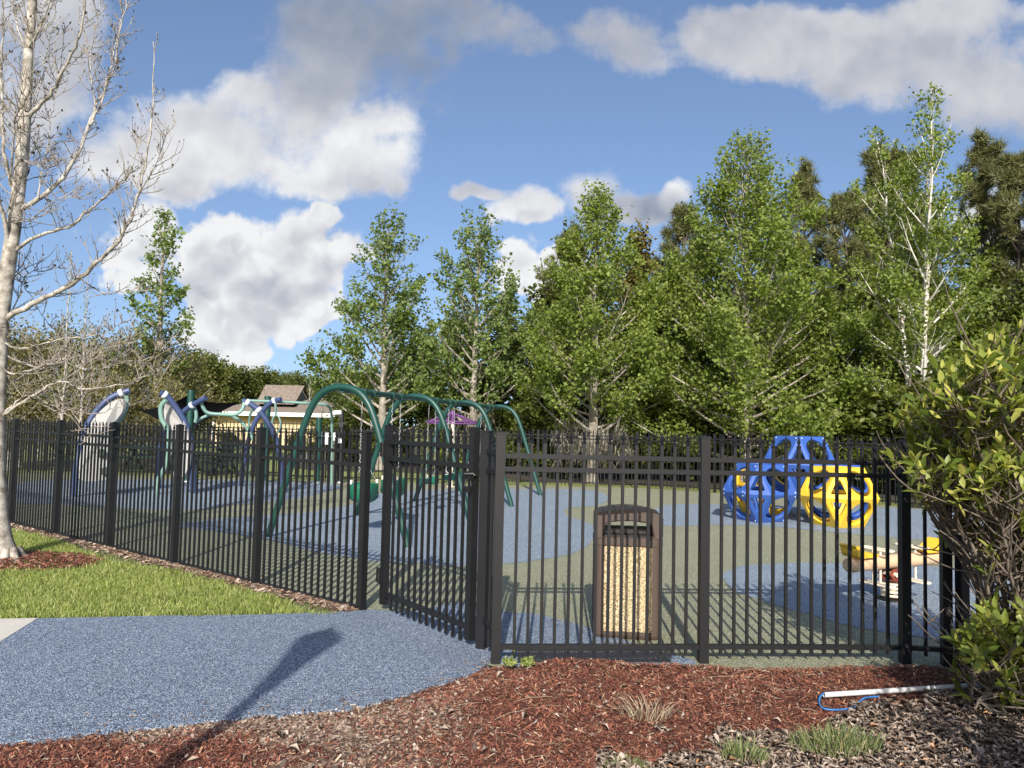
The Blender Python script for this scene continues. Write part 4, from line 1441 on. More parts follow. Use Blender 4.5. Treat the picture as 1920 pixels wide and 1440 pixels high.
# ================================================================== YELLOW BUILDING
HY = 44.0
hp = P(520, 800, HY); hp.z = 0
house = empty('pavilion', hp, 'small yellow sided building with brown shingle roof and a raised gable', 'building')
x0, x1 = P(398, 790, HY).x, P(598, 790, HY).x; ez = P(560, 776, HY).z
b = MB(); nb = 18
for k in range(nb):                                  # lapped boards
    z0 = ez * k / nb; z1 = ez * (k + 1) / nb
    b.add([(x0, HY - .02, z0), (x1, HY - .02, z0), (x1, HY + .01, z1), (x0, HY + .01, z1), (x0, HY + 5.5, z0), (x1, HY + 5.5, z0), (x1, HY + 5.5, z1), (x0, HY + 5.5, z1)],
          [(0, 1, 2, 3), (1, 5, 6, 2), (5, 4, 7, 6), (4, 0, 3, 7), (3, 2, 6, 7), (0, 4, 5, 1)])
b.build('wall', M['siding'], house)
b = MB()
b.box(((x0 + x1) / 2, HY - .03 , ez - .02), (x1 - x0, .03, .10))
for xx in (x0 + .06, x1 - .06): b.box((xx, HY - .035, ez / 2), (.14, .05, ez))
b.build('corner_board', M['trim'], house)
x2 = P(650, 790, HY).x
b = MB(); b.box(((x1 + x2) / 2 + .04, HY + 3.6, ez / 2 - .05), (x2 - x1 - .1, 4.0, ez - .1)); b.build('wing', M['siding_dark'], house)
rx0, rx1 = P(462, 770, HY).x - 2.4, x2 + .25
rz = P(560, 750, HY + 3).z
ry0, ry1, ryr = HY - .75, HY + 6.2, HY + 2.7
b = MB()
A = [Vector((rx0, ry0, ez - .05)), Vector((rx1, ry0, ez - .05)), Vector((rx1, ry1, ez - .05)), Vector((rx0, ry1, ez - .05)), Vector((rx0 + 2.6, ryr, rz)), Vector((rx1 - 2.2, ryr, rz))]
b.add(A, [(0, 1, 5, 4), (1, 2, 5), (2, 3, 4, 5), (3, 0, 4), (3, 2, 1, 0)]); roof = b.build('roof', M['shingle'], house)
b = MB(); b.box(((rx0 + rx1) / 2, ry0 - .02, ez - .06), (rx1 - rx0, .05, .22)); b.box((rx1 + .02, (ry0 + ry1) / 2, ez - .06), (.05, ry1 - ry0, .22)); b.build('fascia', M['trim'], roof)
gx0, gx1 = P(487, 750, HY + 1).x, P(574, 750, HY + 1).x; gz0_, gz1_ = P(520, 758, HY + 1).z, P(520, 722, HY + 2.7).z
gt0, gt1 = P(498, 724, HY + 2.7).x, P(571, 726, HY + 2.7).x
b = MB(); gy0, gy1 = HY + .6, HY + 4.8
b.add([(gx0 - .1, gy0, gz0_), (gt1, gy0, gz0_), (gt1, gy1, gz0_), (gx0 - .1, gy1, gz0_), (gt0, ryr, gz1_), (gt1, ryr, gz1_)], [(0, 1, 5, 4), (2, 3, 4, 5), (3, 0, 4), (3, 2, 1, 0)])
b.build('raised_roof', M['shingle'], roof)
b = MB(); b.add([(gt1 - .12, gy0 + .15, gz0_ - .35), (gt1 - .12, gy1 - .15, gz0_ - .35), (gt1 - .12, gy1 - .15, gz0_), (gt1 - .12, ryr, gz1_ - .1), (gt1 - .12, gy0 + .15, gz0_), (gt1 - .4, gy0 + .15, gz0_ - .35), (gt1 - .4, gy1 - .15, gz0_ - .35), (gt1 - .4, ryr, gz1_ - .1)],
      [(0, 1, 2, 3, 4), (5, 7, 6), (0, 5, 6, 1), (4, 3, 7, 5, 0), (2, 1, 6, 7, 3)]); b.build('gable', M['siding_dark'], roof)

# ================================================================== LAMP POST (its shadow crosses the path)
hb = G(588, 1210); zz = 3.5
lx, ly = hb.x - sd.x / -sd.z * zz, hb.y - sd.y / -sd.z * zz
lamp = empty('street_lamp', (lx, ly, 0), 'black lamp post behind the viewer casting its shadow over the blue path', 'street lamp')
c = Vector((lx, ly, 0))
b = MB(); b.lathe(c, [(.14, -.05), (.14, .10), (.09, .16), (.085, .5), (.055, .58), (.048, 2.0), (.042, 2.95)], 16); b.build('post', M['fence'], lamp)
b = MB(); b.lathe(c, [(.05, 2.95), (.065, 3.03), (.08, 3.18), (.108, 3.32), (.14, 3.46), (.15, 3.54)], 16); b.build('globe', M['white_box'], lamp)
b = MB(); b.lathe(c, [(.158, 3.54), (.162, 3.58), (.11, 3.66), (.045, 3.71), (.02, 3.76), (0, 3.79)], 16); b.build('lamp_cap', M['fence'], lamp)

# ================================================================== PIPE AND CABLE IN THE MULCH
pa, pb = G(1545, 1303, .07), G(1905, 1280, .09)
zA = float(mulch_z([pa.x], [pa.y])[0]) + .035; pa = G(1545, 1303, zA); pb = G(1880, 1282, zA + .01)
pipe = empty('white_pipe', pa, 'white plastic pipe lying on the mulch under the shrub', 'pipe')
b = MB(); dv = (pb - pa).normalized(); b.tube([pa, pb], .0145, 14, False); b.tube([pa + dv * .002, pb], .0118, 14, False)
b.build('tube', M['pvc'], pipe)
cz = lambda x_, y_, dz=.012: G(x_, y_, float(mulch_z([G(x_, y_, 0.03).x], [G(x_, y_, 0.03).y])[0]) + dz)
cab = [cz(1556, 1301, .035), cz(1546, 1300, .035), cz(1538, 1306, .03), cz(1536, 1316), cz(1540, 1326), cz(1552, 1330), cz(1570, 1331, .008), cz(1590, 1329, .006), cz(1603, 1325), cz(1612, 1315), cz(1624, 1308, .02), cz(1650, 1306, .015)]
b = MB(); b.tube(spline(cab, 6), .0052, 8); ca = b.build('cable', M['cable'], None, loc=cab[3]); tag(ca, 'blue cable looping out of the end of the white pipe', 'cable')
# ================================================================== VEGETATION
def leaves_np(C, n_dir, size, rs, aspect=.75, fold=.22):
    """kite shaped folded leaves at C (n,3); n_dir unit normals; size (n,)"""
    n = len(C)
    a = rs.normal(size=(n, 3)); a -= n_dir * (a * n_dir).sum(1)[:, None]; a /= np.linalg.norm(a, axis=1)[:, None] + 1e-9
    b = np.cross(n_dir, a)
    s = size[:, None]
    V = np.stack([C - a * s * .5, C + b * s * .5 * aspect + n_dir * s * fold - a * s * .05, C + a * s * .55, C - b * s * .5 * aspect + n_dir * s * fold - a * s * .05], 1).reshape(-1, 3)
    k = np.arange(n)[:, None] * 4
    F = np.concatenate([k + np.array([[0, 2, 1]]), k + np.array([[0, 3, 2]])], 1).reshape(-1, 3)
    return V, F


def curve_branch(p, d, L, r0, r1, bend, wob, rng, n=6):
    pts, p, d = [p.copy()], p.copy(), d.normalized()
    for i in range(n):
        d = (d + Vector((0, 0, bend / n)) + Vector((rng.uniform(-1, 1), rng.uniform(-1, 1), rng.uniform(-1, 1))) * wob).normalized()
        p = p + d * (L / n)
        pts.append(p.copy())
    return pts, [r0 + (r1 - r0) * i / n for i in range(n + 1)]


def along(pts, t):
    f = t * (len(pts) - 1); i = min(int(f), len(pts) - 2)
    return pts[i].lerp(pts[i + 1], f - i), (pts[i + 1] - pts[i]).normalized()


def tree_geo(seed, H, r0, R, cs=.18, n_prim=34, prof=None, el=(25, 62), bend=.5, nleaf=7000, size=(.09, .17), spread=.20, stems=1, lean=.0, bare=0.0, leaf_from=.35, droop=0.0, inner=1.0, top_gap=0.0):
    """returns limbs MB and leaf arrays of a tree standing at the origin"""
    rng = random.Random(seed); rs_ = np.random.RandomState(seed)
    mb = MB(); anchors = []
    prof = prof or (lambda t: max(.06, (1 - t) ** .75 * min(1, .55 + t * 2.2)))
    trunks = []
    for s_ in range(stems):
        az = 2 * pi * s_ / max(stems, 1) + rng.uniform(-.4, .4)
        hh = H * (1 if s_ == 0 else rng.uniform(.82, .97))
        pts = []
        off = 0 if stems == 1 else .02
        for k in range(13):
            t = k / 12
            sway = lean * t * H
            out = (0 if stems == 1 else (t ** 1.2) * R * rng.uniform(.28, .40) * (0.35 if s_ == 0 else 1))
            pts.append(Vector((cos(az) * (out + off) + sway + rng.uniform(-1, 1) * .018 * H * t * (1 - t), sin(az) * (out + off) + rng.uniform(-1, 1) * .018 * H * t * (1 - t), t * hh)))
        rr_ = [max(.012, r0 * (1 - t / 12) ** .9 * (1.25 if t == 0 else 1) * (1 if stems == 1 else .60)) for t in range(13)]
        mb.tube(pts, rr_, 9, False)
        trunks.append((pts, rr_))
    ga = rng.uniform(0, 6)
    per = max(1, n_prim // stems)
    for pts, rr_ in trunks:
        for k in range(per):
            t = cs + (1 - cs) * ((k + rng.uniform(0, .8)) / per)
            if t > .985: continue
            p, d = along(pts, t)
            ga += 2.4 + rng.uniform(-.4, .4)
            e = rad(el[0] + (el[1] - el[0]) * t + rng.uniform(-8, 8))
            L = R * prof(t) * rng.uniform(.75, 1.15) * (1.15 if stems == 1 else .9)
            dr = Vector((cos(ga) * cos(e), sin(ga) * cos(e), sin(e)))
            rb = max(.008, min(rr_[min(int(t * 12), 12)] * .55, .012 + L * .014))
            bp, br = curve_branch(p, dr, L, rb, .004, bend, .10, rng, 6)
            mb.tube(bp, br, 5, False)
            dead = rng.random() < bare * max(0, 1 - t * 1.6)
            for q in range(max(3, int(L * 3.2))):
                tt = rng.uniform(.22, 1)
                sp_, sd_ = along(bp, tt)
                az2 = rng.uniform(0, 2 * pi)
                o = Vector((cos(az2), sin(az2), rng.uniform(-.2, .8))).normalized()
                d2 = (sd_ * .7 + o * .8 - Vector((0, 0, droop))).normalized()
                L2 = L * rng.uniform(.18, .42) * (1.15 - tt * .5)
                sp2, sr2 = curve_branch(sp_, d2, L2, .007, .0025, bend * .5, .16, rng, 3)
                mb.tube(sp2, sr2, 3, False)
                if not dead:
                    w = (1 if tt > leaf_from else inner * .4) * L2 * (1 - top_gap * (rng.random() if t > .6 else 0))
                    anchors.append((sp2, w))
                    if rng.random() < .6: anchors.append(([bp[-2], bp[-1]], w * .6))
    if not anchors: return mb, None, None
    w = np.array([a[1] for a in anchors]); w /= w.sum()
    ci = rs_.choice(len(anchors), nleaf, p=w)
    tt = rs_.rand(nleaf) ** .7
    C = np.zeros((nleaf, 3))
    for i in range(nleaf):
        a = anchors[ci[i]][0]; C[i] = along(a, tt[i] * .999)[0]
    # leaves gather in small clumps
    cl = rs_.normal(0, spread * .55, (len(anchors), 5, 3))
    C += cl[ci, rs_.randint(0, 5, nleaf)] + rs_.normal(0, spread * .42, (nleaf, 3))
    C[:, 2] = np.maximum(C[:, 2], .15)
    N = rs_.normal(size=(nleaf, 3)) * .75 + np.array([0, -.25, .65]); N /= np.linalg.norm(N, axis=1)[:, None]
    sz = rs_.uniform(size[0], size[1], nleaf)
    V, F = leaves_np(C, N, sz, rs_)
    return mb, V, F


def plant_tree(name, pos, geo, bark, leaf, label, cat='tree', group=None):
    mb, V, F = geo
    r = empty(name, pos, label, cat, group)
    o = MB(); o.v = [(v[0] + pos[0], v[1] + pos[1], v[2] + pos[2]) for v in mb.v]; o.f = mb.f; o.sm = mb.sm
    o.build('trunk', M[bark], r)
    if V is not None:
        np_mesh('crown', V, F, M[leaf], r, local=True)
    return r


def base(px, Y, top_py):
    p = P(px, 800, Y); p.z = -.05
    return p, P(px, top_py, Y).z + .05


# ---- the row of leafing sycamores beyond the back fence
SY = [  # px, top, Y, R, leaves, kw, label, leaf
    (290, 397, 25, 1.9, 1900, dict(cs=.30, n_prim=34, size=(.10, .18), spread=.17, top_gap=.4, prof=lambda t: (1 - t) ** .7 * .8 + .14), 'slim young sycamore with sparse leaves behind the bare tree at the left', 'leaf_syc_blue'),
    (716, 424, 27, 3.5, 8600, dict(cs=.14, n_prim=54, size=(.10, .18), spread=.18, prof=lambda t: (1 - t) ** .75 * .8 + .14), 'airy sycamore with thin green crown rising behind the first swing arch', 'leaf_syc_blue'),
    (888, 437, 26, 3.0, 6400, dict(cs=.18, n_prim=50, size=(.10, .17), spread=.18, bare=.6, prof=lambda t: (1 - t) ** .5 * .8 + .12), 'thin crowned sycamore with many bare pale limbs above the purple spinner', 'leaf_syc_blue'),
    (1112, 370, 22.6, 3.2, 22000, dict(cs=.14, n_prim=80, size=(.065, .135), spread=.19, bare=.6, prof=lambda t: (1 - t) ** .8 * .85 + .10), 'dense sycamore with pale trunk and grey moss directly behind the litter bin', 'leaf_syc'),
    (1398, 287, 23.2, 4.0, 46000, dict(cs=.05, n_prim=110, leaf_from=.1, size=(.07, .145), spread=.24, droop=.25, prof=lambda t: (1 - t) ** .7 * .85 + .12), 'broadest and fullest bright green sycamore left of the climbing cubes', 'leaf_syc'),
]
syc = []
for i, (px, top, Y, R, nl, kw_, lab, lf) in enumerate(SY):
    p, H = base(px, Y, top)
    kw_ = dict(kw_); kw_['seed'] = 40 + i
    syc.append(plant_tree('sycamore_tree', p, tree_geo(H=H, r0=.10 + .008 * H, R=R, nleaf=nl, el=(8, 62), **kw_), 'bark_grey', lf, lab))
p, H = base(1722, 21.5, 168)
syc.append(plant_tree('sycamore_tree', p, tree_geo(71, H, .19, 3.6, cs=.16, n_prim=84, nleaf=15000, size=(.065, .13), spread=.18, stems=3, el=(16, 62), bare=.45, top_gap=.3, prof=lambda t: (1 - t) ** .6 * .8 + .10),
                      'bark_white', 'leaf_syc', 'tallest sycamore with several white stems above the broad leaved shrub'))
# grey moss hanging low on the dense sycamore
def moss(root, pos, n, seed, rx, z0, z1):
    rs_ = np.random.RandomState(seed)
    a = rs_.rand(n) * 2 * pi; r = np.sqrt(rs_.rand(n)) * rx
    cl = rs_.randint(0, 60, n); ca, cr, cz_ = rs_.rand(60) * 2 * pi, np.sqrt(rs_.rand(60)) * rx, rs_.uniform(z0, z1, 60)
    x = pos.x + cr[cl] * np.cos(ca[cl]) + rs_.normal(0, .09, n); y = pos.y + cr[cl] * np.sin(ca[cl]) - .2 + rs_.normal(0, .09, n); z = cz_[cl] + rs_.normal(0, .10, n)
    L = rs_.uniform(.10, .38, n); w = rs_.uniform(.006, .018, n)
    th = rs_.rand(n) * pi
    dx, dy = np.cos(th) * w, np.sin(th) * w
    sx, sy_ = rs_.normal(0, .05, n), rs_.normal(0, .05, n)
    V = np.stack([np.stack([x - dx, y - dy, z], 1), np.stack([x + dx, y + dy, z], 1), np.stack([x + sx + dx * .6, y + sy_ + dy * .6, z - L * .6], 1), np.stack([x + sx * 1.4, y + sy_, z - L], 1)], 1).reshape(-1, 3)
    k = np.arange(n)[:, None] * 4
    F = np.concatenate([k + np.array([[0, 1, 2]]), k + np.array([[0, 2, 3]])], 0)
    np_mesh('hanging_moss', V, F, M['moss'], root)


moss(syc[3], syc[3].location, 1300, 3, 1.15, .7, 1.7)
moss(syc[2], syc[2].location, 700, 4, 1.0, .8, 2.0)
moss(syc[5], syc[5].location, 900, 5, 1.3, .9, 2.4)

# ---- dark mixed wood behind them: a few kinds, copied
kinds = {}


def proto(kind):
    if kind in kinds: return None
    if kind == 'broad':
        g = tree_geo(101, 8.0, .15, 2.7, cs=.10, n_prim=46, nleaf=9000, size=(.14, .26), spread=.32, prof=lambda t: max(.2, (1 - t ** 2.2) ** .8), el=(10, 60)); return 'broadleaf_tree', g, 'bark_dark', 'leaf_dense'
    if kind == 'tall':
        g = tree_geo(102, 10.0, .16, 2.3, cs=.10, n_prim=54, nleaf=9000, size=(.14, .26), spread=.30, prof=lambda t: max(.14, (1 - t) ** .55), el=(15, 60)); return 'broadleaf_tree', g, 'bark_dark', 'leaf_dense'
    if kind == 'olive':
        g = tree_geo(103, 5.5, .11, 2.2, cs=.10, n_prim=44, nleaf=3900, size=(.09, .16), spread=.30, bare=.35, prof=lambda t: max(.25, (1 - t ** 2.5) ** .8), el=(15, 65)); return 'half_bare_tree', g, 'bark_pale', 'leaf_olive'
    if kind == 'oak':
        g = tree_geo(104, 7.0, .2, 3.4, cs=.12, n_prim=44, nleaf=8000, size=(.2, .36), spread=.42, prof=lambda t: max(.3, (1 - t ** 2.5) ** .7), el=(8, 60)); return 'oak_tree', g, 'bark_dark', 'leaf_oak'
    if kind == 'bushy':
        g = tree_geo(105, 2.6, .05, 1.6, cs=.05, n_prim=34, nleaf=4200, size=(.12, .22), spread=.26, stems=3, prof=lambda t: max(.3, (1 - t ** 2.5) ** .7), el=(10, 70)); return 'understory_bush', g, 'bark_dark', 'leaf_dense'
    if kind == 'bare':
        g = tree_geo(106, 7.5, .07, 1.3, cs=.25, n_prim=30, nleaf=160, size=(.06, .10), spread=.15, el=(40, 70)); return 'bare_sapling', g, 'bark_pale', 'leaf_syc_blue'


def put(kind, px, Y, top, label, cat, group, sx=1.0, rot=None):
    p, H = base(px, Y, top)
    pr = proto(kind)
    if pr:
        nm, g, bk, lf = pr
        H0 = max(v[2] for v in g[0].v)
        kinds[kind] = (plant_tree(nm, p, g, bk, lf, label, cat, group), H0)
        o = kinds[kind][0]
    else:
        o = copy_tree(kinds[kind][0]); o.location = p
    f = H / kinds[kind][1]
    o.scale = (f * sx, f * sx, f)
    o.rotation_euler = (0, 0, rot if rot is not None else (px * 0.37 + Y) % 6.28)
    tag(o, label, cat, group)
    return o


WOOD = 'dark broadleaf trees in the wood behind the back fence'
wl = 'dark green woodland tree standing in the mass behind the sycamore row'
for k, (px, Y, top, kd, sx) in enumerate([(770, 33, 640, 'broad', 1.2), (850, 31, 585, 'broad', 1.1), (940, 32, 560, 'tall', 1.2), (1030, 29, 520, 'broad', .95), (1075, 33, 440, 'tall', 1.15), (1250, 27, 505, 'tall', 1.2), (1310, 30, 470, 'tall', 1.2),
                                     (1500, 28, 480, 'tall', 1.2), (1570, 26.5, 560, 'broad', 1.05), (1650, 28, 520, 'broad', 1.05), (1780, 27, 560, 'broad', 1.1), (1860, 26, 540, 'broad', 1.0), (1950, 25, 500, 'tall', 1.2), (2060, 24, 470, 'tall', 1.2), (1180, 30, 560, 'broad', 1.0),
                                     (1420, 31, 520, 'broad', 1.1), (690, 36, 690, 'broad', 1.1), (1720, 31, 480, 'tall', 1.3), (1850, 31, 470, 'tall', 1.3)]):
    put(kd, px, Y, top, wl, 'tree', WOOD, sx)
o = plant_tree('broadleaf_tree', base(1192, 27, 430)[0], tree_geo(120, base(1192, 27, 430)[1], .16, 1.7, cs=.15, n_prim=50, nleaf=8000, size=(.11, .2), spread=.25, prof=lambda t: max(.15, (1 - t) ** .6), el=(20, 65)), 'bark_dark', 'leaf_brown',
               'russet tinged tree peeping out to the right of the mossy sycamore')
UB = 'low bushes of the wood behind the back fence'
for k, (px, Y, top, sx) in enumerate([(830, 27, 790, 1.2), (920, 27.5, 770, 1.2), (1000, 26, 765, 1.2), (1060, 24.5, 790, 1.3), (1170, 24.5, 770, 1.3), (1240, 25.5, 740, 1.3), (1320, 24.5, 765, 1.3), (1400, 25.5, 740, 1.3), (1480, 23.5, 760, 1.3), (1540, 23, 740, 1.3), (1610, 22, 750, 1.3), (1690, 21.5, 745, 1.3),
                                     (1760, 20.5, 735, 1.3), (1830, 19.5, 720, 1.3), (1910, 18.5, 700, 1.3), (1990, 17.5, 690, 1.3), (1450, 29, 700, 1.6), (1600, 27, 690, 1.6), (1270, 29, 700, 1.6), (1740, 25, 690, 1.6), (1850, 24, 680, 1.6)]):
    put('bushy', px, Y, top, 'low dark bush in the undergrowth behind the back fence', 'bush', UB, sx)

# ---- pines
def pine_geo(seed, H, r0, R, cs=.45, n_prim=26, n_tuft=330):
    rng = random.Random(seed); rs_ = np.random.RandomState(seed)
    mb = MB(); pts = [Vector((rng.uniform(-1, 1) * .01 * H, rng.uniform(-1, 1) * .01 * H, H * .98 * k / 10)) for k in range(11)]
    mb.tube(pts, [max(.02, r0 * (1 - k / 10.6)) for k in range(11)], 8, False)
    A = []
    ga = 0
    for k in range(n_prim):
        t = cs + (1 - cs) * (k + rng.random()) / n_prim
        p, d = along(pts, min(t, .99)); ga += 2.4 + rng.uniform(-.5, .5)
        e = rad(rng.uniform(0, 35) + 30 * t); L = R * (1.05 - .75 * ((t - cs) / (1 - cs)) ** 1.6) * rng.uniform(.55, 1.1)
        bp, br = curve_branch(p, Vector((cos(ga) * cos(e), sin(ga) * cos(e), sin(e))), L, .045, .012, .5, .16, rng, 5)
        mb.tube(bp, br, 5, False)
        A.append(bp[-1])
        for q in range(6):
            sp_, sd_ = along(bp, rng.uniform(.35, 1)); az = rng.uniform(0, 6.28)
            s2, r2 = curve_branch(sp_, sd_ + Vector((cos(az), sin(az), rng.uniform(0, .9))), L * rng.uniform(.12, .35), .014, .006, .6, .2, rng, 3)
            mb.tube(s2, r2, 4, False); A += [s2[-1], s2[-2]]
    A.append(pts[-1])
    A = np.array([tuple(a) for a in A])
    C = A[rs_.choice(len(A), n_tuft)] + rs_.normal(0, .10, (n_tuft, 3))
    nn = 26
    d = rs_.normal(size=(n_tuft, nn, 3)) + np.array([0, 0, .7]); d /= np.linalg.norm(d, axis=2)[:, :, None]
    L = rs_.uniform(.24, .46, (n_tuft, nn, 1))
    sd_ = np.cross(d, rs_.normal(size=(n_tuft, nn, 3))); sd_ /= np.linalg.norm(sd_, axis=2)[:, :, None] + 1e-9
    c = C[:, None, :]
    V = np.stack([c + d * L * .12 - sd_ * .016, c + d * L * .12 + sd_ * .016, c + d * L], 2).reshape(-1, 3)
    F = np.arange(len(V)).reshape(-1, 3)
    return mb, V, F


PN = 'tall pines behind the sycamore row'
pines = []
for k, (px, Y, top, cs, lab) in enumerate([(1508, 34, 330, .35, 'tall pine showing just right of the fullest sycamore'), (1585, 33, 372, .30, 'lower pine between the fullest and the white stemmed sycamore'), (1648, 36, 292, .40, 'tall pine leaning out left of the white stemmed sycamore'),
                                           (1700, 35, 296, .40, 'tall pine half hidden behind the white stemmed sycamore'), (1852, 33, 276, .42, 'tall pine just right of the white stemmed sycamore'), (1912, 31, 300, .45, 'rightmost tall pine at the edge of the view'),
                                           (1062, 36, 440, .4, 'small pine top poking out left of the mossy sycamore'), (1276, 37, 395, .5, 'single pine tuft left of the fullest sycamore'), (1985, 30, 290, .42, 'pine just beyond the right edge')]):
    p, H = base(px, Y, top)
    if k < 2:
        o = plant_tree('pine_tree', p, pine_geo(200 + k, H, .17, 2.7, cs, 34, 1000), 'bark_dark', 'needle', lab, 'tree', PN); pines.append((o, H))
    else:
        src, H0_ = pines[k % 2]; o = copy_tree(src); o.location = p; f = H / H0_; o.scale = (f, f, f); o.rotation_euler = (0, 0, k * 1.3); tag(o, lab, 'tree', PN)

# ---- left side: olive half bare trees, saplings, distant oaks, hedge
OL = 'half bare olive trees behind the left fence'
ol = 'olive brown half bare tree standing in the thicket behind the left fence'
for (px, Y, top, sx) in [(40, 24, 605, 1.1), (110, 26, 600, 1.1), (180, 25, 620, 1.0), (235, 24.5, 610, 1.0), (300, 25.5, 612, 1.0), (345, 27, 655, 1.0), (-40, 23, 580, 1.2), (75, 30, 630, 1.2), (270, 31, 660, 1.2), (205, 22.8, 690, 1.1), (110, 22.5, 690, 1.2), (310, 23.5, 700, 1.0), (20, 22.5, 680, 1.2)]:
    put('olive', px, Y, top, ol, 'tree', OL, sx)
for (px, Y, top, lab) in [(116, 19, 470, 'pale bare sapling nearest the bare trunk at the left'), (150, 20.5, 500, 'pale bare sapling left of the slim young sycamore'), (578, 34, 655, 'pale bare tree beside the raised roof gable'), (602, 36, 668, 'pale bare tree between the roof gable and the first arch')]:
    put('bare', px, Y, top, lab, 'tree', 'bare pale saplings', .85)
OK = 'distant oaks on the skyline behind the building'
for (px, Y, top, sx) in [(395, 58, 668, 1.0), (440, 62, 690, 1.1), (480, 66, 690, 1.1), (525, 70, 700, 1.1), (565, 64, 700, 1.0), (620, 60, 712, 1.1), (360, 60, 660, 1.0), (660, 64, 690, 1.1), (420, 75, 690, 1.3), (500, 80, 702, 1.4)]:
    put('oak', px, Y, top, 'round dark green oak on the far skyline behind the yellow building', 'tree', OK, sx)
for (px, Y, top, lab) in [(430, 37, 812, 'low clipped hedge bush in front of the yellow wall at its left end'), (505, 38, 815, 'low clipped hedge bush in front of the yellow wall'), (560, 37.5, 815, 'low hedge bush in front of the white corner board'), (622, 33, 790, 'dark bush beside the dark wing of the building'), (670, 31, 775, 'dark bush right of the camera post'), (712, 29, 770, 'dark bush behind the first swing arch')]:
    put('bushy', px, Y, top, lab, 'bush', 'bushes round the yellow building', 1.35)

# ---- the bare tree in front at the left
def bare_tree():
    rng = random.Random(5)
    p0 = Vector((TREE.x, TREE.y, -.03))
    r = empty('bare_tree', p0, 'leafless pale barked tree in the lawn at the left edge', 'tree')
    Yt = TREE.y
    T = lambda x_, y_, dy=0: P(x_, y_, Yt + dy)
    trunk = [p0 + Vector((-.01, 0, 0)), T(-3, 1000), T(-9, 900), T(-9, 800), T(-4, 700), T(2, 600), T(18, 480), T(32, 380), T(44, 260), T(50, 150), T(60, 20), T(72, -140), T(80, -300), T(86, -480)]
    rad_ = [.150, .122, .106, .098, .088, .080, .076, .069, .066, .056, .045, .032, .02, .006]
    sp_t = spline(trunk, 4); rt = []
    for i in range(len(sp_t)):
        f = i / 4; k = min(int(f), len(rad_) - 2); rt.append(rad_[k] + (rad_[k + 1] - rad_[k]) * (f - k))
    b = MB(); b.tube(sp_t, rt, 16, False)
    # root flare
    for a in (-2.6, -1.2, -.5, .5, 1.8, 3.0):
        d = Vector((cos(a), sin(a), 0)); b.tube([p0 + d * .08 + UZ * .16, p0 + d * .14 + UZ * .06, p0 + d * .22 + UZ * .022, p0 + d * .34 - UZ * .005], [.045, .042, .026, .010], 8, False)
    b.build('trunk', M['bark_pale'], r)
    limbs = [  # px polyline, depth drift, start radius
        ([(6, 600), (60, 570), (110, 545), (150, 520), (190, 485), (222, 450), (244, 410), (258, 370), (272, 310), (284, 230), (287, 150), (288, 78)], -.5, .046),
        ([(258, 370), (280, 330), (300, 290), (315, 236)], -.6, .012),
        ([(34, 395), (70, 375), (110, 340), (140, 300), (162, 250), (178, 200), (200, 160), (215, 120), (225, 60), (238, 0), (246, -60)], .4, .042),
        ([(168, 235), (190, 190), (200, 150), (216, 90), (228, 30), (240, -40)], .5, .022),
        ([(16, 480), (50, 455), (90, 435), (130, 425), (160, 400), (190, 375), (215, 350), (240, 330), (252, 300), (262, 262), (268, 215)], -.2, .030),
        ([(44, 225), (80, 195), (105, 160), (125, 120), (145, 80), (158, 30), (164, -20), (172, -90)], -.6, .034),
        ([(40, 270), (52, 230), (58, 160), (62, 100), (72, 40), (92, -20)], .7, .024),
        ([(48, 100), (70, 60), (88, 20), (100, -40)], -.4, .022),
        ([(26, 360), (10, 300), (4, 220), (2, 130), (6, 40), (4, -60)], .3, .036),
        ([(20, 470), (5, 400), (-8, 330), (-15, 250), (-30, 140)], -.7, .04),
        ([(20, 350), (24, 280), (30, 220), (48, 190), (60, 150), (66, 60)], -.9, .020),
        ([(52, 100), (30, 40), (24, -20), (20, -100)], .5, .020),
        ([(36, 380), (50, 330), (55, 280), (58, 220), (80, 140), (96, 60), (112, -20)], .9, .020),
        ([(72, 372), (80, 320), (90, 270), (100, 200), (112, 140), (120, 60)], .6, .013),
        ([(180, 200), (172, 150), (170, 100), (182, 40), (190, -30)], .5, .013),
        ([(150, 520), (185, 545), (215, 548), (248, 545), (275, 548)], .3, .013),
        ([(4, 640), (40, 655), (75, 645), (120, 635), (165, 630), (200, 622), (235, 600)], -.6, .018),
        ([(2, 660), (40, 680), (80, 690), (130, 670), (190, 672), (240, 678), (290, 668), (325, 650)], .5, .020),
        ([(2, 690), (30, 700), (70, 690), (105, 672), (150, 690), (190, 690)], -.8, .014),
        ([(0, 725), (40, 705), (75, 685), (105, 665), (128, 640)], .8, .014),
        ([(6, 780), (30, 762), (60, 745), (90, 725), (120, 716), (150, 728), (190, 726), (240, 718), (280, 702), (300, 690)], -.3, .026),
        ([(10, 772), (40, 748), (62, 742), (100, 760), (140, 770), (180, 775), (215, 766), (260, 755), (290, 730), (320, 678)], .6, .016),
        ([(60, 745), (90, 765), (125, 778), (150, 800), (170, 815)], .4, .010),
        ([(2, 700), (50, 735), (90, 745), (130, 740), (165, 750)], 1.0, .012),
        ([(120, 716), (150, 690), (190, 665), (220, 645), (245, 645)], -.5, .011),
        ([(165, 750), (175, 725), (205, 690), (250, 650)], -.2, .009),
        ([(6, 610), (35, 560), (45, 520), (70, 505), (120, 500)], .6, .013),
        ([(16, 520), (40, 530), (60, 560), (85, 600), (110, 625)], .9, .010),
        ([(26, 420), (60, 410), (90, 385), (120, 372), (150, 372)], -.8, .012),
        ([(40, 300), (66, 310), (90, 315), (110, 300), (140, 292)], -.6, .010),
        ([(2, 640), (-30, 600), (-60, 560)], .2, .03), ([(2, 720), (-40, 700), (-80, 690)], .3, .03),
    ]
    LB = []
    allp = []
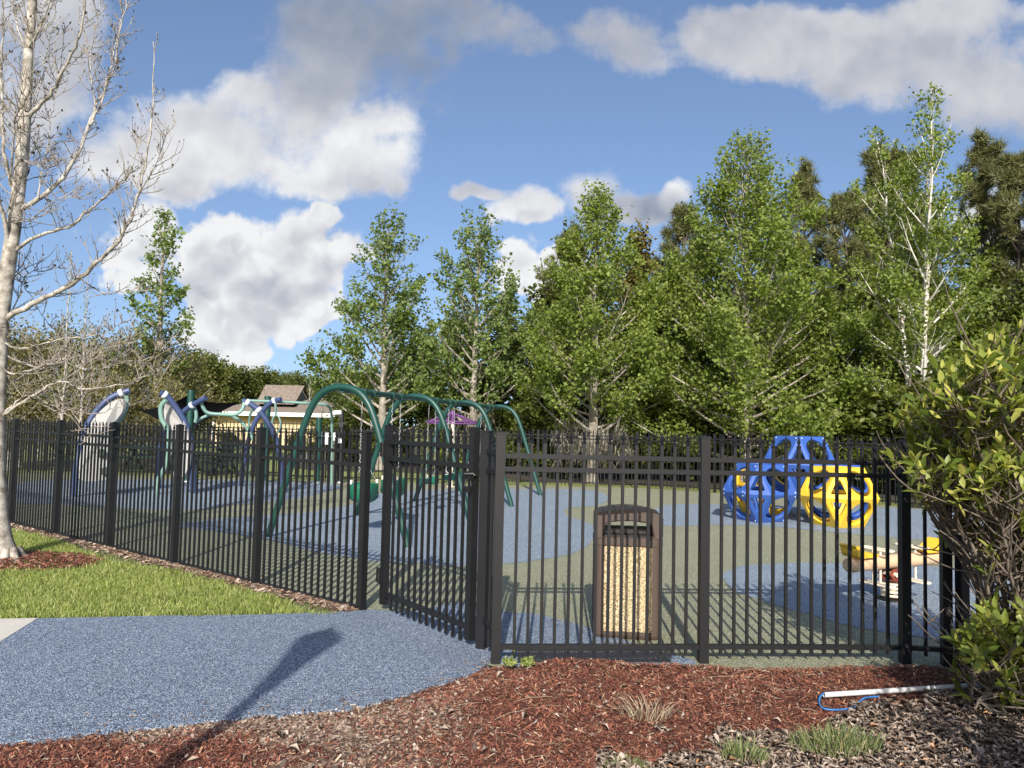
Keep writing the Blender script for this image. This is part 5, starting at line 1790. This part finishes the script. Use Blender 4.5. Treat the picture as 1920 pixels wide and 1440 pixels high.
    for px, dr, r0 in limbs:
        n = len(px) - 1
        pts = [T(x_, y_, dr * i / n) for i, (x_, y_) in enumerate(px)]
        sp_ = spline(pts, 4)
        # slight natural kinks
        sp_ = [q + Vector((rng.uniform(-1, 1), rng.uniform(-1, 1), rng.uniform(-1, 1))) * .011 * (1 if 0 < i else 0) for i, q in enumerate(sp_)]
        rr_ = [max(.0035, .74 * r0 * (1 - .88 * (i / (len(sp_) - 1)) ** .8)) for i in range(len(sp_))]
        LB.append((sp_, rr_)); allp.append(sp_)
    tw, buds = MB(), MB()

    def twig(p, d, L, r, depth):
        bp, br = curve_branch(p, d, L, r, .0022, .55, .20, rng, 5)
        tw.tube(bp, br, 4, False)
        if depth > 0:
            for q in range(rng.randint(2, 4)):
                s_, sd_ = along(bp, rng.uniform(.25, .95)); az = rng.uniform(0, 6.28)
                twig(s_, (sd_ + Vector((cos(az), sin(az), rng.uniform(-.3, .8))) * .9), L * rng.uniform(.3, .55), max(.0024, r * .6), depth - 1)
        elif rng.random() < .55:
            e = bp[-1]; dd = (bp[-1] - bp[-2]).normalized(); ln = rng.uniform(.015, .034)
            buds.tube([e, e + dd * ln * .5, e + dd * ln], [.003, .006, .001], 4, False)
            if rng.random() < .13:
                for _ in range(3):
                    v = (dd + Vector((rng.uniform(-1, 1), rng.uniform(-1, 1), rng.uniform(-.3, 1)))).normalized() * rng.uniform(.025, .05)
                    s2 = v.orthogonal().normalized() * .009
                    buds.add([e, e + v * .5 + s2, e + v, e + v * .5 - s2], [(0, 1, 2, 3)])
    for (sp_, rr_) in LB:
        b = MB(); b.tube(sp_, rr_, 8, False); b.build('limb', M['bark_pale'], r)
        Ltot = sum((sp_[i + 1] - sp_[i]).length for i in range(len(sp_) - 1))
        for q in range(int(Ltot * 15)):
            t = rng.uniform(.10, 1)
            s_, sd_ = along(sp_, t); az = rng.uniform(0, 6.28)
            o = Vector((cos(az), sin(az), rng.uniform(-.4, .8)))
            twig(s_, sd_ * .6 + o, rng.uniform(.10, .42) * (1.1 - .4 * t), .0055, 1)
    # twigs on the upper trunk
    for q in range(26):
        s_, sd_ = along(sp_t, rng.uniform(.35, .9)); az = rng.uniform(0, 6.28)
        twig(s_, Vector((cos(az), sin(az), .6)), rng.uniform(.3, .8), .008, 1)
    tw.build('twigs', M['twig'], r); buds.build('buds', M['bud'], r)
    return r


bare_tree()

# ---- broad leaved shrub at the right
def leaf_blade(rs_):
    """outline rows of one lance shaped leaf: (along, half width)"""
    return [(0, .02), (.18, .16), (.42, .24), (.68, .20), (.88, .09), (1, .005)]


def bush_keep(p, rng):
    """outline and thinning of the crown: full above, gappy with bare twigs at mid height"""
    qx, qy = proj(np.array([[p.x, p.y, p.z]])); qx, qy = qx[0], qy[0]
    ys = [600, 650, 700, 750, 800, 850, 900, 950, 1000, 1050, 1100, 1150, 1200, 1300, 1400]
    bx = [1900, 1830, 1755, 1680, 1670, 1690, 1700, 1730, 1770, 1835, 1850, 1815, 1795, 1805, 1840]
    d = np.interp(qy, [600, 860, 960, 1040, 1120, 1170, 1330, 1400], [1, 1, .40, .14, .12, .55, .55, .2])
    if p.z > 1.72 and p.x > 2.98: return False
    if rng is None: return qx > np.interp(qy, ys, bx) - 12
    return qx > np.interp(qy, ys, bx) + rng.uniform(-25, 25) and rng.random() < d


def shrub(name, pos, label, seed, stems, spread_x, spread_y, H, n_ros, zmin, lens=(.060, .112), low=0, keep=None):
    rng = random.Random(seed)
    r = empty(name, pos, label, 'shrub')
    tw = MB(); ros = []
    for k in range(stems):
        a = rng.uniform(0, 2 * pi)
        tx, ty = pos[0] + cos(a) * spread_x * rng.uniform(.3, 1), pos[1] + sin(a) * spread_y * rng.uniform(.3, 1)
        tz = H * rng.uniform(.45, 1.0) * (1 - .30 * (abs(tx - pos[0]) / spread_x) ** 2)
        if k < low: tx, ty, tz = pos[0] - rng.uniform(.25, .75), pos[1] + rng.uniform(-.35, .2), rng.uniform(.12, .55)
        if keep:
            for _ in range(12):
                if keep(Vector((tx, ty, tz)), None): break
                tx = tx * .85 + (pos[0] + .25) * .15
        p = Vector((pos[0] + rng.uniform(-.12, .12), pos[1] + rng.uniform(-.12, .12), 0)); e = Vector((tx, ty, tz))
        mid1 = p.lerp(e, .35) + Vector((0, 0, .12 * H)) * rng.uniform(-.5, 1.2); mid2 = p.lerp(e, .7) + Vector((rng.uniform(-.12, .12), rng.uniform(-.1, .1), .10 * H * rng.uniform(-.5, 1)))
        sp_ = spline([p, mid1, mid2, e], 6)
        sp_ = [q + Vector((rng.uniform(-1, 1), rng.uniform(-1, 1), rng.uniform(-1, 1))) * .012 for q in sp_]
        b = MB(); b.tube(sp_, [.011 * (1 - i / len(sp_)) + .004 for i in range(len(sp_))], 7, False); b.build('stem', M['shrub_stem'], r)
        ros.append((e, (sp_[-1] - sp_[-2]).normalized()))
        for q in range(n_ros // stems):
            s_, sd_ = along(sp_, rng.uniform(.30, 1)); az = rng.uniform(0, 2 * pi)
            bp, br = curve_branch(s_, sd_ * .4 + Vector((cos(az), sin(az), rng.uniform(-.35, .75))), rng.uniform(.14, .48), .006, .0032, .7, .22, rng, 5)
            if keep and not keep(bp[-1], None) and rng.random() < .82: continue
            if keep and rng.random() < .6 and not keep(bp[-1], rng): continue
            tw.tube(bp, br, 5, False)
            if bp[-1].z > zmin: ros.append((bp[-1], (bp[-1] - bp[-2]).normalized()))
            if rng.random() < .4:
                i_ = 3; az = rng.uniform(0, 6.28)
                b2, r2 = curve_branch(bp[i_], Vector((cos(az), sin(az), .5)), rng.uniform(.08, .2), .0045, .003, .7, .2, rng, 4)
                tw.tube(b2, r2, 4, False); ros.append((b2[-1], (b2[-1] - b2[-2]).normalized()))
    tw.build('twigs', M['shrub_stem'], r)
    if keep: ros = [q for q in ros if keep(q[0], rng)]
    V, F = [], []
    rows = leaf_blade(None)
    for (p, d) in ros:
        d = (d + Vector((0, -.15, .5))).normalized(); x = d.orthogonal().normalized(); y = d.cross(x)
        m = rng.randint(5, 9); ph = rng.uniform(0, 6)
        for i in range(m):
            a = ph + 2.4 * i; tilt = rng.uniform(.15, 1.25)
            o = (x * cos(a) + y * sin(a))
            ld = (d * cos(tilt) + o * sin(tilt)).normalized()
            if rng.random() < .08: ld = (ld + Vector((0, 0, -1.6))).normalized()
            up_ = (d - ld * d.dot(ld)); up_ = up_.normalized() if up_.length > 1e-3 else ld.orthogonal().normalized()
            sv = ld.cross(up_).normalized()
            L = rng.uniform(*lens) * (1 - .04 * i); cur = rng.uniform(-.05, .32); fold = rng.uniform(.05, .35)
            k0 = len(V); q0 = p - d * (.010 * i)
            for (t, w) in rows:
                c = q0 + ld * (t * L) - up_ * (cur * L * t * t)
                ww = w * L * .78
                V += [tuple(c - sv * ww + up_ * ww * fold), tuple(c), tuple(c + sv * ww + up_ * ww * fold)]
            for j in range(len(rows) - 1):
                a0 = k0 + j * 3
                F += [(a0, a0 + 1, a0 + 4, a0 + 3), (a0 + 1, a0 + 2, a0 + 5, a0 + 4)]
    np_mesh('foliage', V, F, M['leaf_shrub'], r, smooth=True)
    return r


shrub('broadleaf_shrub', (2.98, 4.25, -.02), 'large shrub with glossy yellow green leaves at the right edge in front of the fence', 17, 44, 1.05, .62, 2.25, 1900, .12, low=9, keep=bush_keep)
shrub('broadleaf_shrub', (2.38, 1.55, -.02), 'second leafy shrub beside the viewer shading the leaf litter', 23, 22, .62, .6, 1.75, 420, .1)

# ---- grass tufts, weeds and a dead weed in the mulch
def tuft(pos, n, h, rx, ry, label, seed, m='tuft', name='grass_tuft', cat='grass tuft', lean=.7):
    rs_ = np.random.RandomState(seed)
    a = rs_.rand(n) * 2 * pi; r = np.sqrt(rs_.rand(n))
    x = pos.x + rx * r * np.cos(a); y = pos.y + ry * r * np.sin(a)
    z = mulch_z(x, y) - .01
    hh = h * rs_.uniform(.5, 1.1, n) * (1.1 - .4 * r); an = a + rs_.normal(0, .9, n); ln = hh * rs_.uniform(.1, lean, n)
    w = rs_.uniform(.0013, .0028, n); b = rs_.rand(n) * 2 * pi
    B = np.stack([x, y, z], 1); S_ = np.stack([np.cos(b), np.sin(b), 0 * b], 1) * w[:, None]
    d = np.stack([np.cos(an), np.sin(an), 0 * an], 1)
    m1 = B + d * (ln * .22)[:, None] + np.array([0, 0, 1]) * (hh * .45)[:, None]; m2 = B + d * (ln * .6)[:, None] + np.array([0, 0, 1]) * (hh * .8)[:, None]; t = B + d * ln[:, None] + np.array([0, 0, 1]) * (hh * .95)[:, None]
    V = np.stack([B - S_, B + S_, m1 - S_, m1 + S_, m2 - S_ * .7, m2 + S_ * .7, t], 1).reshape(-1, 3); k = np.arange(n)[:, None] * 7
    F = np.concatenate([k + np.array([q]) for q in ([0, 1, 3], [0, 3, 2], [2, 3, 5], [2, 5, 4], [4, 5, 6])], 0)
    o = np_mesh(name, V, F, M[m], None, loc=pos)
    return tag(o, label, cat)


gp = lambda x_, y_: Vector((G(x_, y_, .03).x, G(x_, y_, .03).y, 0))
tuft(gp(1568, 1412), 620, .135, .21, .13, 'largest pale green grass tuft growing in the mulch bed below the pipe', 1)
tuft(gp(1396, 1430), 330, .13, .10, .07, 'upright grass tuft left of the largest tuft in the mulch', 2)
tuft(gp(1172, 1448), 220, .07, .11, .06, 'short grass tuft at the bottom edge below the dead weed', 3)
tuft(gp(1210, 1352), 150, .13, .12, .07, 'dried grey weed clump lying on the red mulch', 4, 'straw', 'dead_weed', 'weed', 1.6)


def weed(pos, n, label, seed):
    rs_ = np.random.RandomState(seed)
    C = np.stack([pos.x + np.clip(rs_.normal(0, .022, n), -.042, .042), pos.y + np.clip(rs_.normal(0, .017, n), -.034, .034), .04 + np.abs(rs_.normal(0, .022, n))], 1)
    N = rs_.normal(size=(n, 3)) * .5 + np.array([0, -.3, .8]); N /= np.linalg.norm(N, axis=1)[:, None]
    V, F = leaves_np(C, N, rs_.uniform(.010, .020, n), rs_)
    o = np_mesh('weed', V, F, M['grass'], None, loc=pos); tag(o, label, 'weed')


weed(gp(955, 1250), 220, 'small fern leaved weed at the foot of the first fence post', 1)
weed(gp(990, 1250), 220, 'small fern leaved weed beside the perforated guard strip', 2)
